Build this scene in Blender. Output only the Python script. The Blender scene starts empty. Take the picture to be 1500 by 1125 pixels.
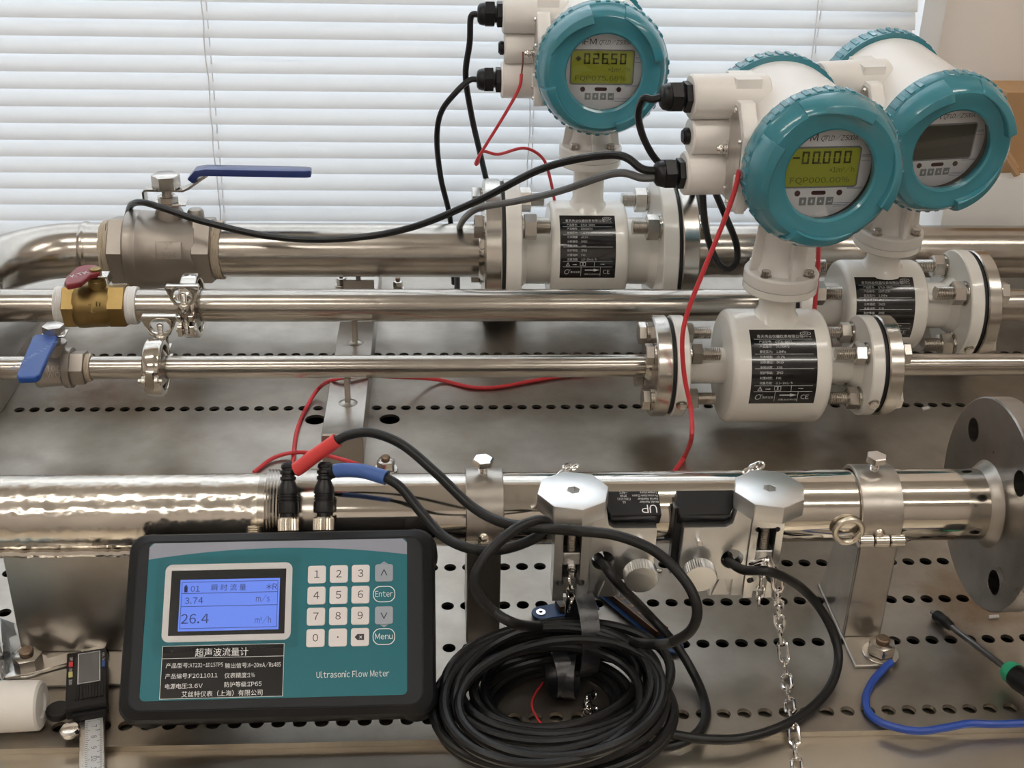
import bpy, bmesh, math, random
from mathutils import Matrix, Vector
random.seed(7)
SC = bpy.context.scene
COL = SC.collection
PI = math.pi
MM = 0.001            # everything below is authored in millimetres

# ------------------------------------------------------------------ camera
FPX, CX, CY = 1819.824, 750.0, 562.5
TH, RO, PS = math.radians(27.3969), math.radians(1.5299), math.radians(-3.8562)
CAM = Vector((0, 0, 584.84))
_fw = Vector((-math.sin(PS) * math.cos(TH), math.cos(PS) * math.cos(TH), -math.sin(TH)))
_r = Vector((math.cos(PS), math.sin(PS), 0))
_u = _r.cross(_fw)
_r2 = math.cos(RO) * _r + math.sin(RO) * _u
_u2 = -math.sin(RO) * _r + math.cos(RO) * _u
cd = bpy.data.cameras.new('camera')
cam = bpy.data.objects.new('camera', cd)
COL.objects.link(cam)
m = Matrix((( _r2.x, _u2.x, -_fw.x, 0), (_r2.y, _u2.y, -_fw.y, 0), (_r2.z, _u2.z, -_fw.z, 0), (0, 0, 0, 1)))
cam.matrix_world = Matrix.Translation(CAM * MM) @ m
cd.sensor_width = 36
cd.lens = 36 * FPX / 1500
cd.clip_start = 0.01
SC.camera = cam

def ray(px, py):
    return _fw + _r2 * ((px - CX) / FPX) - _u2 * ((py - CY) / FPX)
def PZ(px, py, z=0.0):
    d = ray(px, py); return CAM + d * ((z - CAM.z) / d.z)
def PY(px, py, y):
    d = ray(px, py); return CAM + d * ((y - CAM.y) / d.y)

# ------------------------------------------------------------------ world, exposure
W = bpy.data.worlds.new('daylight'); SC.world = W; W.use_nodes = True
bg = W.node_tree.nodes['Background']
bg.inputs[0].default_value = (0.86, 0.93, 1.0, 1)
bg.inputs[1].default_value = 5.0
SC.view_settings.view_transform = 'Standard'
SC.view_settings.look = 'None'
SC.view_settings.exposure = 0.12
SC.view_settings.gamma = 1.0
SC.view_settings.use_curve_mapping = False

# ------------------------------------------------------------------ materials
def _mat(name):
    mt = bpy.data.materials.new(name); mt.use_nodes = True
    nt = mt.node_tree
    return mt, nt, nt.nodes['Principled BSDF'], nt.links
def plain(name, col, rough=0.5, metal=0.0, bump=0.0, bscale=300.0, var=0.0, vscale=20.0, coat=0.0, spec=0.5):
    mt, nt, b, L = _mat(name)
    b.inputs['Base Color'].default_value = (*col, 1)
    b.inputs['Roughness'].default_value = rough
    b.inputs['Metallic'].default_value = metal
    b.inputs['Specular IOR Level'].default_value = spec
    if coat: b.inputs['Coat Weight'].default_value = coat
    if var or bump:
        tc = nt.nodes.new('ShaderNodeTexCoord')
    if var:
        n = nt.nodes.new('ShaderNodeTexNoise'); n.inputs['Scale'].default_value = vscale; n.inputs['Detail'].default_value = 5
        L.new(tc.outputs['Object'], n.inputs['Vector'])
        mx = nt.nodes.new('ShaderNodeMix'); mx.data_type = 'RGBA'
        mx.inputs[6].default_value = (*[c * (1 - var) for c in col], 1); mx.inputs[7].default_value = (*[min(1, c * (1 + var)) for c in col], 1)
        L.new(n.outputs['Fac'], mx.inputs[0]); L.new(mx.outputs[2], b.inputs['Base Color'])
    if bump:
        n2 = nt.nodes.new('ShaderNodeTexNoise'); n2.inputs['Scale'].default_value = bscale; n2.inputs['Detail'].default_value = 3
        L.new(tc.outputs['Object'], n2.inputs['Vector'])
        bp = nt.nodes.new('ShaderNodeBump'); bp.inputs['Strength'].default_value = 1.0; bp.inputs['Distance'].default_value = bump * 1e-4
        L.new(n2.outputs['Fac'], bp.inputs['Height']); L.new(bp.outputs['Normal'], b.inputs['Normal'])
    return mt
def steel(name, col, rough, rvar=0.1, stretch=(1, 1, 1), scale=400.0, bump=0.05, cvar=0.15, cscale=12.0, dirt=None, cdetail=3, col2=None):
    """metal with fine directional grain, blotches and optional brown dirt patches"""
    mt, nt, b, L = _mat(name)
    b.inputs['Metallic'].default_value = 1.0
    tc = nt.nodes.new('ShaderNodeTexCoord'); mp = nt.nodes.new('ShaderNodeMapping')
    mp.inputs['Scale'].default_value = stretch
    L.new(tc.outputs['Object'], mp.inputs['Vector'])
    g = nt.nodes.new('ShaderNodeTexNoise'); g.inputs['Scale'].default_value = scale; g.inputs['Detail'].default_value = 1
    L.new(mp.outputs['Vector'], g.inputs['Vector'])
    mr = nt.nodes.new('ShaderNodeMapRange'); mr.inputs[1].default_value = .3; mr.inputs[2].default_value = .7
    mr.inputs[3].default_value = max(.02, rough - rvar); mr.inputs[4].default_value = rough + rvar
    L.new(g.outputs['Fac'], mr.inputs[0]); L.new(mr.outputs[0], b.inputs['Roughness'])
    n = nt.nodes.new('ShaderNodeTexNoise'); n.inputs['Scale'].default_value = cscale; n.inputs['Detail'].default_value = cdetail
    n.inputs['Roughness'].default_value = .6
    L.new(tc.outputs['Object'], n.inputs['Vector'])
    mx = nt.nodes.new('ShaderNodeMix'); mx.data_type = 'RGBA'
    mx.inputs[6].default_value = (*[c * (1 - cvar) for c in col], 1); mx.inputs[7].default_value = (*[min(1, c * (1 + cvar)) for c in col], 1)
    if col2: mx.inputs[6].default_value = (*col2, 1); mx.inputs[7].default_value = (*col, 1)
    cr = nt.nodes.new('ShaderNodeMapRange'); cr.inputs[1].default_value = .3; cr.inputs[2].default_value = .7
    L.new(n.outputs['Fac'], cr.inputs[0]); L.new(cr.outputs[0], mx.inputs[0])
    out = mx.outputs[2]
    if dirt:
        # list of (centre mm, radius mm, colour, strength); each a stain with a ragged edge of its own
        for (c, rad, dc, amt) in dirt:
            vm = nt.nodes.new('ShaderNodeVectorMath'); vm.operation = 'DISTANCE'
            L.new(tc.outputs['Object'], vm.inputs[0]); vm.inputs[1].default_value = Vector(c) * MM
            sm = nt.nodes.new('ShaderNodeTexNoise'); sm.inputs['Scale'].default_value = 38; sm.inputs['Detail'].default_value = 7
            sm.inputs['Roughness'].default_value = .7
            L.new(tc.outputs['Object'], sm.inputs['Vector'])
            ma = nt.nodes.new('ShaderNodeMath'); ma.operation = 'MULTIPLY_ADD'; ma.inputs[1].default_value = rad * MM * 1.6; ma.inputs[2].default_value = -rad * MM * .8
            L.new(sm.outputs['Fac'], ma.inputs[0])
            ad = nt.nodes.new('ShaderNodeMath'); ad.operation = 'ADD'
            L.new(vm.outputs['Value'], ad.inputs[0]); L.new(ma.outputs[0], ad.inputs[1])
            r2 = nt.nodes.new('ShaderNodeMapRange'); r2.inputs[1].default_value = rad * MM; r2.inputs[2].default_value = 0
            r2.inputs[3].default_value = 0; r2.inputs[4].default_value = amt
            L.new(ad.outputs[0], r2.inputs[0])
            m2 = nt.nodes.new('ShaderNodeMix'); m2.data_type = 'RGBA'
            L.new(r2.outputs[0], m2.inputs[0]); L.new(out, m2.inputs[6]); m2.inputs[7].default_value = (*dc, 1)
            out = m2.outputs[2]
    L.new(out, b.inputs['Base Color'])
    if bump:
        bp = nt.nodes.new('ShaderNodeBump'); bp.inputs['Strength'].default_value = 1.0; bp.inputs['Distance'].default_value = bump * 1e-4
        L.new(g.outputs['Fac'], bp.inputs['Height']); L.new(bp.outputs['Normal'], b.inputs['Normal'])
    return mt
def emissive(name, col, strength, base=(0, 0, 0)):
    mt, nt, b, L = _mat(name)
    b.inputs['Base Color'].default_value = (*base, 1)
    b.inputs['Emission Color'].default_value = (*col, 1)
    b.inputs['Emission Strength'].default_value = strength
    return mt
def glassy(name, tint=(1, 1, 1), gloss=0.04, rough=0.02, fk=.8):
    mt, nt, b, L = _mat(name)
    nt.nodes.remove(b)
    t = nt.nodes.new('ShaderNodeBsdfTransparent'); t.inputs[0].default_value = (*tint, 1)
    g = nt.nodes.new('ShaderNodeBsdfGlossy'); g.inputs['Roughness'].default_value = rough
    fr = nt.nodes.new('ShaderNodeFresnel'); fr.inputs[0].default_value = 1.45
    mu = nt.nodes.new('ShaderNodeMath'); mu.operation = 'MULTIPLY_ADD'; mu.inputs[1].default_value = fk; mu.inputs[2].default_value = max(0, gloss - .04)
    L.new(fr.outputs[0], mu.inputs[0])
    mx = nt.nodes.new('ShaderNodeMixShader')
    L.new(mu.outputs[0], mx.inputs[0]); L.new(t.outputs[0], mx.inputs[1]); L.new(g.outputs[0], mx.inputs[2])
    L.new(mx.outputs[0], nt.nodes['Material Output'].inputs[0])
    return mt
def slat_material():
    mt, nt, b, L = _mat('slat_vinyl')
    b.inputs['Base Color'].default_value = (.66, .66, .655, 1); b.inputs['Roughness'].default_value = .38
    t = nt.nodes.new('ShaderNodeBsdfTranslucent'); t.inputs[0].default_value = (.78, .82, .86, 1)
    mx = nt.nodes.new('ShaderNodeMixShader'); mx.inputs[0].default_value = .16
    L.new(b.outputs[0], mx.inputs[1]); L.new(t.outputs[0], mx.inputs[2]); L.new(mx.outputs[0], nt.nodes['Material Output'].inputs[0])
    return mt

RUST = (.16, .07, .03)
B0 = Vector((100, 900, 0))
st_a = PZ(150, 575) - B0; st_b = PZ(1430, 880) - B0; st_c = PZ(215, 590) - B0; st_d = PZ(880, 470) - B0; st_e = PZ(40, 640) - B0
M = dict(
    table=steel('bench_steel', (.52, .488, .44), .43, .05, (1, 1, 1), 30, 0, .30, 8, cdetail=7, col2=(.28, .243, .197),
                dirt=[((st_a.x, st_a.y, 800), 55, (.13, .065, .035), .85), ((st_c.x, st_c.y, 800), 60, (.30, .22, .14), .5), ((st_b.x, st_b.y, 800), 50, (.22, .13, .06), .75), ((st_d.x, st_d.y, 800), 45, (.10, .09, .085), .5), ((st_e.x, st_e.y, 800), 70, (.26, .22, .17), .5)]),
    ledge=steel('ledge_steel', (.62, .56, .47), .36, .04, (1, 1, 1), 40, 0, .10, 5),
    pipe=steel('pipe_steel', (.45, .415, .37), .22, .02, (1.5, .35, .35), 60, 0, .10, 18, cdetail=2),
    cast=steel('cast_steel', (.36, .325, .29), .46, .03, (1, 1, 1), 120, .5, .08, 30),
    polish=steel('polished_steel', (.60, .56, .50), .10, .02, (4, .25, .25), 60, 0, .06, 14),
    rough=steel('hammered_steel', (.60, .555, .49), .20, .03, (1, 1, 1), 150, 6.0, .10, 16),
    flange=steel('machined_steel', (.58, .55, .50), .22, .02, (.3, 2, 2), 60, 0, .08, 20),
    darkflange=steel('plate_flange_steel', (.36, .34, .32), .32, .05, (1, 1, 1), 30, 0, .22, 18, cdetail=5),
    bracket=steel('bracket_steel', (.43, .40, .36), .34, .04, (3, 3, .3), 60, 0, .14, 18, cdetail=4),
    bolt=steel('bolt_steel', (.58, .545, .50), .24, .03, (1, 1, 1), 90, 0, .08, 60),
    chrome=plain('chrome', (.82, .80, .78), .12, 1.0),
    alu=steel('anodised_aluminium', (.80, .80, .79), .32, .02, (1, 1, 1), 60, 0, .03, 20),
    brass=steel('brass', (.31, .215, .085), .42, .04, (1, 1, 1), 90, 0, .16, 40),
    white=plain('white_enamel', (.85, .825, .77), .22, 0, .05, 250, .04, 25, coat=.3),
    whitehead=plain('white_powder_paint', (.83, .80, .76), .32, 0, .04, 500, .03, 20),
    teal=plain('teal_paint', (.042, .225, .285), .20, 0, .05, 240, .05, 30, coat=.5),
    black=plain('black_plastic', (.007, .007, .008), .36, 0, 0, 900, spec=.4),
    case=plain('grey_black_rubber', (.011, .0115, .013), .55, spec=.3),
    bezel=plain('case_bezel', (.020, .021, .024), .5, spec=.3),
    cable=plain('black_cable_sheath', (.007, .007, .0075), .38, spec=.4),
    greycable=plain('grey_cable_sheath', (.12, .12, .12), .42),
    red=plain('red_insulation', (.62, .045, .055), .38),
    redsleeve=plain('red_sleeve', (.72, .06, .06), .42),
    bluesleeve=plain('blue_sleeve', (.06, .14, .42), .42),
    bluewire=plain('blue_insulation', (.02, .07, .36), .36),
    bluegrip=plain('blue_dipped_vinyl', (.008, .065, .30), .4),
    navygrip=plain('navy_dipped_vinyl', (.012, .035, .17), .3, coat=.3),
    redgrip=plain('red_dipped_vinyl', (.22, .018, .025), .4),
    tape=plain('thread_tape', (.86, .84, .82), .6, 0, .6, 260),
    hemp=plain('thread_hemp', (.50, .42, .32), .8, 0, .8, 220, .25, 90),
    gasket=plain('gasket_rubber', (.012, .012, .012), .6),
    label=plain('black_label_film', (.010, .009, .010), .16, 0, 0, coat=.4),
    print=plain('silver_print', (.62, .62, .62), .5),
    whiteprint=plain('white_print', (.88, .88, .88), .5),
    darkprint=plain('dark_print', (.025, .025, .03), .5),
    faceplate=plain('face_plate', (.82, .83, .86), .35),
    faceline=plain('blue_line_print', (.20, .24, .42), .5),
    lcd=emissive('lcd_backlit', (.30, .32, .012), .13, (.20, .22, .02)),
    lcdoff=plain('lcd_dark', (.065, .068, .055), .2),
    lcdframe=plain('lcd_frame', (.22, .23, .23), .4),
    lcdink=plain('lcd_ink', (.055, .060, .012), .3),
    led=plain('maroon_led', (.055, .014, .016), .25),
    keygrey=plain('grey_key', (.25, .27, .28), .4),
    bore=plain('black_bore', (.006, .006, .007), .5),
    glass=glassy('window_glass_disc'),
    plate=plain('etched_nameplate', (.52, .49, .46), .3, .8, .1, 500, .2, 90),
    ctlteal=plain('overlay_teal', (.020, .165, .205), .38, spec=.35),
    ctlgrey=plain('overlay_grey', (.32, .34, .41), .34),
    ctlwhite=plain('overlay_white', (.80, .77, .77), .34),
    keywhite=plain('key_white', (.85, .80, .79), .34),
    keyslate=plain('key_slate', (.36, .40, .46), .36),
    screenblack=plain('screen_surround', (.018, .018, .018), .25),
    screen=emissive('blue_backlit_screen', (.15, .27, .95), .78, (.02, .03, .05)),
    screenink=plain('screen_ink', (.02, .03, .16), .5),
    film=glassy('clear_film', (.985, .99, .99), .04, .08, .2),
    nickel=plain('knurled_nickel', (.74, .68, .58), .25, 1.0),
    strap=plain('woven_strap', (.014, .014, .018), .34, 0, 1.5, 500, spec=.9),
    amber=plain('amber_resin', (.035, .013, .003), .3),
    ambermark=plain('amber_mark', (.55, .26, .03), .4),
    boardblue=plain('blue_board', (.01, .05, .16), .35),
    bottlecap=plain('white_cap', (.84, .81, .76), .4),
    bottle=plain('pale_blue_bottle', (.50, .66, .74), .35),
    rule=plain('rule_scale', (.62, .63, .64), .35, .3),
    yellow=plain('yellow_key', (.66, .62, .25), .4),
    screenlcd=plain('caliper_lcd', (.09, .093, .093), .12, coat=.4),
    carton=plain('cardboard', (.42, .25, .12), .75, 0, .3, 120, .08, 40),
    cartoncore=plain('cardboard_core', (.20, .13, .07), .85),
    foam=plain('white_foam', (.80, .79, .77), .7, 0, .3, 300),
    green=plain('green_grip', (.03, .38, .20), .4),
    shaft=plain('grey_shaft', (.22, .22, .23), .3, .9),
    bag=glassy('clear_bag', (.96, .965, .97), .10, .12),
    wall=plain('painted_wall', (.84, .78, .73), .7, 0, .1, 200, .02, 8),
    ceil=plain('ceiling_paint', (.78, .74, .68), .8),
    floor=plain('floor_vinyl', (.20, .19, .17), .5, 0, 0, 1, .15, 4),
    trim=plain('white_trim', (.80, .80, .80), .4),
    slat=slat_material(),
    cord=plain('blind_cord', (.82, .82, .82), .7),
    tube=emissive('lamp_tube', (1.0, .945, .87), 21.0, (.8, .8, .8)),
    housing=plain('lamp_housing', (.75, .75, .74), .4),
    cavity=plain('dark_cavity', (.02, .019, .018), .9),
    pane=glassy('window_pane'),
)

# ------------------------------------------------------------------ mesh helpers
ORG = {}
def Tm(x, y, z): return Matrix.Translation((x, y, z))
def Rx(a): return Matrix.Rotation(math.radians(a), 4, 'X')
def Ry(a): return Matrix.Rotation(math.radians(a), 4, 'Y')
def Rz(a): return Matrix.Rotation(math.radians(a), 4, 'Z')
def AX(p, d, hint=(0, 0, 1)):
    """frame at p with local z along d"""
    d = Vector(d).normalized(); h = Vector(hint)
    if abs(d.dot(h.normalized())) > .98: h = Vector((1, 0, 0))
    x = h.cross(d).normalized(); y = d.cross(x)
    return Matrix(((x.x, y.x, d.x, p[0]), (x.y, y.y, d.y, p[1]), (x.z, y.z, d.z, p[2]), (0, 0, 0, 1)))
def XAX(x, y, z): return AX((x, y, z), (1, 0, 0))

class MB:
    def __init__(s): s.v = []; s.f = []
    def add(s, vs, fs, T=None):
        o = len(s.v)
        s.v += [(T @ Vector(v)) if T else Vector(v) for v in vs]
        s.f += [tuple(i + o for i in f) for f in fs]
        return s
    def box(s, x0, x1, y0, y1, z0, z1, T=None):
        v = [(x, y, z) for z in (z0, z1) for y in (y0, y1) for x in (x0, x1)]
        return s.add(v, [(0, 2, 3, 1), (4, 5, 7, 6), (0, 1, 5, 4), (2, 6, 7, 3), (0, 4, 6, 2), (1, 3, 7, 5)], T)
    def lathe(s, prof, T=None, n=32, a0=0, a1=360):
        full = abs(a1 - a0) >= 359.9
        k = n if full else n + 1
        v = []; f = []; idx = []
        for (r, z) in prof:
            if r < 1e-6:
                idx.append([len(v)] * k); v.append((0, 0, z))
            else:
                row = []
                for i in range(k):
                    a = math.radians(a0 + (a1 - a0) * i / n); row.append(len(v)); v.append((r * math.cos(a), r * math.sin(a), z))
                idx.append(row)
        for a, b in zip(idx, idx[1:]):
            for i in range(n):
                j = (i + 1) % k
                q = [a[i], a[j], b[j], b[i]]
                q2 = []
                for t in q:
                    if t not in q2: q2.append(t)
                if len(q2) > 2: f.append(tuple(q2))
        return s.add(v, f, T)
    def cyl(s, r, z0, z1, T=None, n=32, ch=0.0):
        if ch: pr = [(0, z0), (r - ch, z0), (r, z0 + ch), (r, z1 - ch), (r - ch, z1), (0, z1)]
        else: pr = [(0, z0), (r, z0), (r, z1), (0, z1)]
        return s.lathe(pr, T, n)
    def pipe(s, ro, ri, z0, z1, T=None, n=40):
        return s.lathe([(ri, z0), (ro, z0), (ro, z1), (ri, z1), (ri, z0)], T, n)
    def prism(s, poly, z0, z1, T=None):
        n = len(poly)
        v = [(x, y, z0) for x, y in poly] + [(x, y, z1) for x, y in poly]
        f = [tuple(range(n - 1, -1, -1)), tuple(range(n, 2 * n))] + [(i, (i + 1) % n, n + (i + 1) % n, n + i) for i in range(n)]
        return s.add(v, f, T)
    def hex(s, r, z0, z1, T=None, ch=0.0):
        """hexagonal prism, r to the flats"""
        R = r / math.cos(PI / 6)
        if not ch: return s.prism([(R * math.cos(i * PI / 3), R * math.sin(i * PI / 3)) for i in range(6)], z0, z1, T)
        return s.lathe([(0, z0), (R - ch, z0), (R, z0 + ch * .6), (R, z1 - ch * .6), (R - ch, z1), (0, z1)], T, 6)
    def tube(s, pts, r, n=10, closed=False, T=None, caps=True):
        pts = [Vector(p) for p in pts]; N = len(pts)
        v = []; f = []
        t0 = None; nx = None
        for i, p in enumerate(pts):
            a = pts[(i - 1) % N] if (closed or i > 0) else p
            b = pts[(i + 1) % N] if (closed or i < N - 1) else p
            t = (b - a).normalized()
            if nx is None:
                h = Vector((0, 0, 1)) if abs(t.z) < .9 else Vector((1, 0, 0))
                nx = h.cross(t).normalized()
            else:
                nx = (nx - t * nx.dot(t)).normalized()
            ny = t.cross(nx)
            rr = r[i] if isinstance(r, (list, tuple)) else r
            for k in range(n):
                a_ = 2 * PI * k / n; v.append(p + nx * (rr * math.cos(a_)) + ny * (rr * math.sin(a_)))
        R = N if closed else N - 1
        for i in range(R):
            j = (i + 1) % N
            for k in range(n):
                l = (k + 1) % n; f.append((i * n + k, i * n + l, j * n + l, j * n + k))
        if not closed and caps:
            f.append(tuple(range(n - 1, -1, -1))); f.append(tuple((N - 1) * n + k for k in range(n)))
        return s.add(v, f, T)
    def sphere(s, r, T=None, n=16, k=8):
        return s.lathe([(r * math.sin(PI * i / k), -r * math.cos(PI * i / k)) for i in range(k + 1)], T, n)
    def build(s, name, mat, parent=None, bevel=0.0, seg=2, angle=35, smooth=True, local=False):
        me = bpy.data.meshes.new(name)
        o = Vector((0, 0, 0)) if (local or parent is None) else ORG[parent.name]
        me.from_pydata([tuple((v - o) * MM) for v in s.v], [], s.f)
        bm = bmesh.new(); bm.from_mesh(me)
        bmesh.ops.recalc_face_normals(bm, faces=bm.faces)
        if bevel:
            es = [e for e in bm.edges if len(e.link_faces) == 2 and e.calc_face_angle(0) > math.radians(angle)]
            bmesh.ops.bevel(bm, geom=es, offset=bevel * MM, segments=seg, profile=.6, affect='EDGES', clamp_overlap=True)
        bm.to_mesh(me); bm.free()
        if smooth:
            me.polygons.foreach_set('use_smooth', [True] * len(me.polygons))
            me.set_sharp_from_angle(angle=math.radians(angle))
        me.materials.append(M[mat] if isinstance(mat, str) else mat)
        ob = bpy.data.objects.new(name, me); COL.objects.link(ob)
        if parent is not None:
            ob.parent = parent; ORG[ob.name] = o
        else: ORG[ob.name] = Vector((0, 0, 0))
        return ob
def tag(o, label, cat, group=None):
    o['label'] = label; o['category'] = cat
    if group: o['group'] = group
    return o
def thing(name, label, cat, loc=(0, 0, 0), group=None, rot=None):
    o = bpy.data.objects.new(name, None); COL.objects.link(o)
    o.location = Vector(loc) * MM; o.empty_display_size = .02
    if rot: o.rotation_euler = rot
    ORG[o.name] = Vector(loc)
    return tag(o, label, cat, group)
def struct(name, mb, mat, parent=None):
    o = mb.build(name, mat, parent, smooth=False); o['kind'] = 'structure'; return o

_tc = {}
def _load_glyphs(chars, shear):
    """one font object, one character per line; the mesh is then taken apart line by line"""
    chars = ['|'] + list(chars) + ['|']
    full = [chr(ord(c) + 0xFEE0) if 0x21 <= ord(c) <= 0x7E else c for c in chars]     # full-width forms give plain sans letters
    cu = bpy.data.curves.new('lettering', 'FONT'); cu.body = '\n'.join(full); cu.size = 1.0; cu.shear = shear; cu.space_line = 4.0
    cu.align_x = 'LEFT'; cu.align_y = 'TOP_BASELINE'; cu.resolution_u = 2
    ob = bpy.data.objects.new('lettering', cu); COL.objects.link(ob)
    dg = bpy.context.evaluated_depsgraph_get(); dg.update()
    me = bpy.data.meshes.new_from_object(ob.evaluated_get(dg))
    co = [tuple(v.co) for v in me.vertices]; pol = [tuple(p.vertices) for p in me.polygons]
    bpy.data.objects.remove(ob); bpy.data.curves.remove(cu); bpy.data.meshes.remove(me)
    ytop = max(c[1] for c in co); ybot = min(c[1] for c in co); h1 = [c[1] for c in co if c[1] > ytop - 1.5]
    pitch = ((ytop - (max(h1) - min(h1))) - ybot) / (len(chars) - 1)
    bins = {}
    for p in pol:
        yc = sum(co[i][1] for i in p) / len(p); bins.setdefault(int(round((.35 - yc) / pitch)), []).append(p)
    for k, ch in enumerate(chars):
        idx = {}; vs = []; fs = []
        for p in bins.get(k, []):
            for i in p:
                if i not in idx: idx[i] = len(vs); vs.append((co[i][0], co[i][1] + k * pitch, 0))
            fs.append(tuple(idx[i] for i in p))
        if vs and ord(ch) < 0x2000:
            x0 = min(v[0] for v in vs); x1 = max(v[0] for v in vs)
            vs = [(x - x0 + .045, y, z) for x, y, z in vs]; adv = x1 - x0 + .10
            if shear: adv -= shear * .45
            if ch in '.:,!': adv += .05
        else: adv = 1.0
        _tc[(ch, shear)] = (vs, fs, adv)
def _glyph(ch, shear):
    if ch == ' ': return [], [], .3
    return _tc[(ch, shear)]
def text(s, size=1.0, align='CENTER', shear=0.0, bold=0.0, xs=1.0, fit=0.0):
    """triangulated lettering in the xy plane, size in mm, returned as (verts, faces)"""
    V, F, x = [], [], 0.0
    for ch in s:
        vs, fs, adv = _glyph(ch, shear)
        o = len(V); V += [(vx_ + x, vy__ - .37, 0) for vx_, vy__, _ in vs]; F += [tuple(i + o for i in f) for f in fs]
        x += adv
    if fit: xs = fit / (x * size)
    off = {'LEFT': 0, 'CENTER': -x / 2, 'RIGHT': -x}[align]
    return [((a + off) * size * xs, b * size, 0) for a, b, c in V], F
_load_glyphs([chr(i) for i in range(0x21, 0x7f)] + list('青天伟业仪器表有限公司产品型号编额定压力精度称通径电极材质防护等级衬里流量范围日期年月超声波计输出信源艾丝特（上海）瞬时±×³°'), 0.0)
_load_glyphs('QTLD/Z50ACMEF', .28)
_load_glyphs('CT', .2)

def spline(pts, per=8, closed=False):
    P = [Vector(p) for p in pts]; N = len(P); out = []
    rng = N if closed else N - 1
    for i in range(rng):
        p1, p2 = P[i], P[(i + 1) % N]
        p0 = P[(i - 1) % N] if (closed or i > 0) else p1 * 2 - p2
        p3 = P[(i + 2) % N] if (closed or i < N - 2) else p2 * 2 - p1
        for k in range(per):
            t = k / per
            out.append(.5 * ((2 * p1) + (p2 - p0) * t + (2 * p0 - 5 * p1 + 4 * p2 - p3) * t * t + (3 * p1 - p0 - 3 * p2 + p3) * t ** 3))
    if not closed: out.append(P[-1])
    return out
def rrect(w, h, r, k=4, cx=0, cy=0):
    p = []
    for (sx, sy, a0) in ((1, 1, 0), (-1, 1, 90), (-1, -1, 180), (1, -1, 270)):
        for i in range(k + 1):
            a = math.radians(a0 + 90 * i / k)
            p.append((cx + sx * (w / 2 - r) + r * math.cos(a), cy + sy * (h / 2 - r) + r * math.sin(a)))
    return p
def wire(name, pts, r, mat, label, cat='wire', group=None, per=8, n=10):
    mb = MB().tube(spline(pts, per), r, n)
    o = mb.build(name, mat)
    return tag(o, label, cat, group)


# ================================================================== the room
RX0, RX1, RY0, RY1, RZ0, RZ1 = -2200, 2500, -2600, 1475, -800, 1900
struct('floor', MB().box(RX0 - 100, RX1 + 100, RY0 - 100, RY1 + 100, RZ0 - 50, RZ0), 'floor')
struct('ceiling', MB().box(RX0 - 100, RX1 + 100, RY0 - 100, RY1 + 100, RZ1, RZ1 + 50), 'ceil')
struct('wall_left', MB().box(RX0 - 100, RX0, RY0, RY1, RZ0, RZ1), 'wall')
struct('wall_right', MB().box(RX1, RX1 + 100, RY0, RY1, RZ0, RZ1), 'wall')
struct('wall_front', MB().box(RX0 - 100, RX1 + 100, RY0 - 100, RY0, RZ0, RZ1), 'wall')
WX1 = PY(1349, 12, 1475).x; WX0, WZ0, WZ1 = -1500, -60, 1350          # window opening in the back wall
struct('wall_back', MB().box(RX0 - 100, WX0, RY1, RY1 + 120, RZ0, RZ1).box(WX1, RX1 + 100, RY1, RY1 + 120, RZ0, RZ1)
       .box(WX0, WX1, RY1, RY1 + 120, RZ0, WZ0).box(WX0, WX1, RY1, RY1 + 120, WZ1, RZ1), 'wall')
win = bpy.data.objects.new('window_1', None); COL.objects.link(win); win['kind'] = 'structure'; ORG[win.name] = Vector((0, 0, 0))
fr = MB()
for (a, b, c, d) in ((WX0, WX0 + 45, WZ0, WZ1), (WX1 - 45, WX1, WZ0, WZ1), (WX0 + 45, WX1 - 45, WZ0, WZ0 + 45), (WX0 + 45, WX1 - 45, WZ1 - 45, WZ1)):
    fr.box(a, b, RY1 + 50, RY1 + 95, c, d)
fr.build('window_frame', 'trim', win, smooth=False)
MB().box(WX0 + 45, WX1 - 45, RY1 + 70, RY1 + 74, WZ0 + 45, WZ1 - 45).build('pane', 'pane', win, smooth=False)
tr = MB().box(WX1 - 2, WX1 + 24, RY1 - 14, RY1, WZ0, WZ1)
tr.build('reveal_trim', 'trim', win, smooth=False)
# ceiling lamps of the room: long twin-tube fixtures
def ceiling_lamp(x, y, label):
    t = thing('ceiling_lamp', label, 'ceiling lamp', (x, y, RZ1), 'ceiling lamps')
    MB().box(x - 640, x + 640, y - 90, y + 90, RZ1 - 35, RZ1 - 1).build('housing', 'housing', t, 3)
    for dy in (-45, 45):
        MB().cyl(14, x - 600, x + 600, AX((0, y + dy, RZ1 - 58), (1, 0, 0)), 12).build('tube', 'tube', t)
        hb = MB()
        for sx in (-1, 1): hb.box(x + sx * 612 - 12, x + sx * 612 + 12, y + dy - 15, y + dy + 15, RZ1 - 74, RZ1 - 34)
        hb.build('tube_holder', 'housing', t, smooth=False)
ceiling_lamp(-900, 350, 'long twin-tube ceiling lamp over the valve end of the bench')
ceiling_lamp(1000, 350, 'long twin-tube ceiling lamp over the flange end of the bench')
ceiling_lamp(-900, -1300, 'long twin-tube ceiling lamp away from the bench, near the left wall')
ceiling_lamp(1000, -1300, 'long twin-tube ceiling lamp away from the bench, near the right wall')

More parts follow.
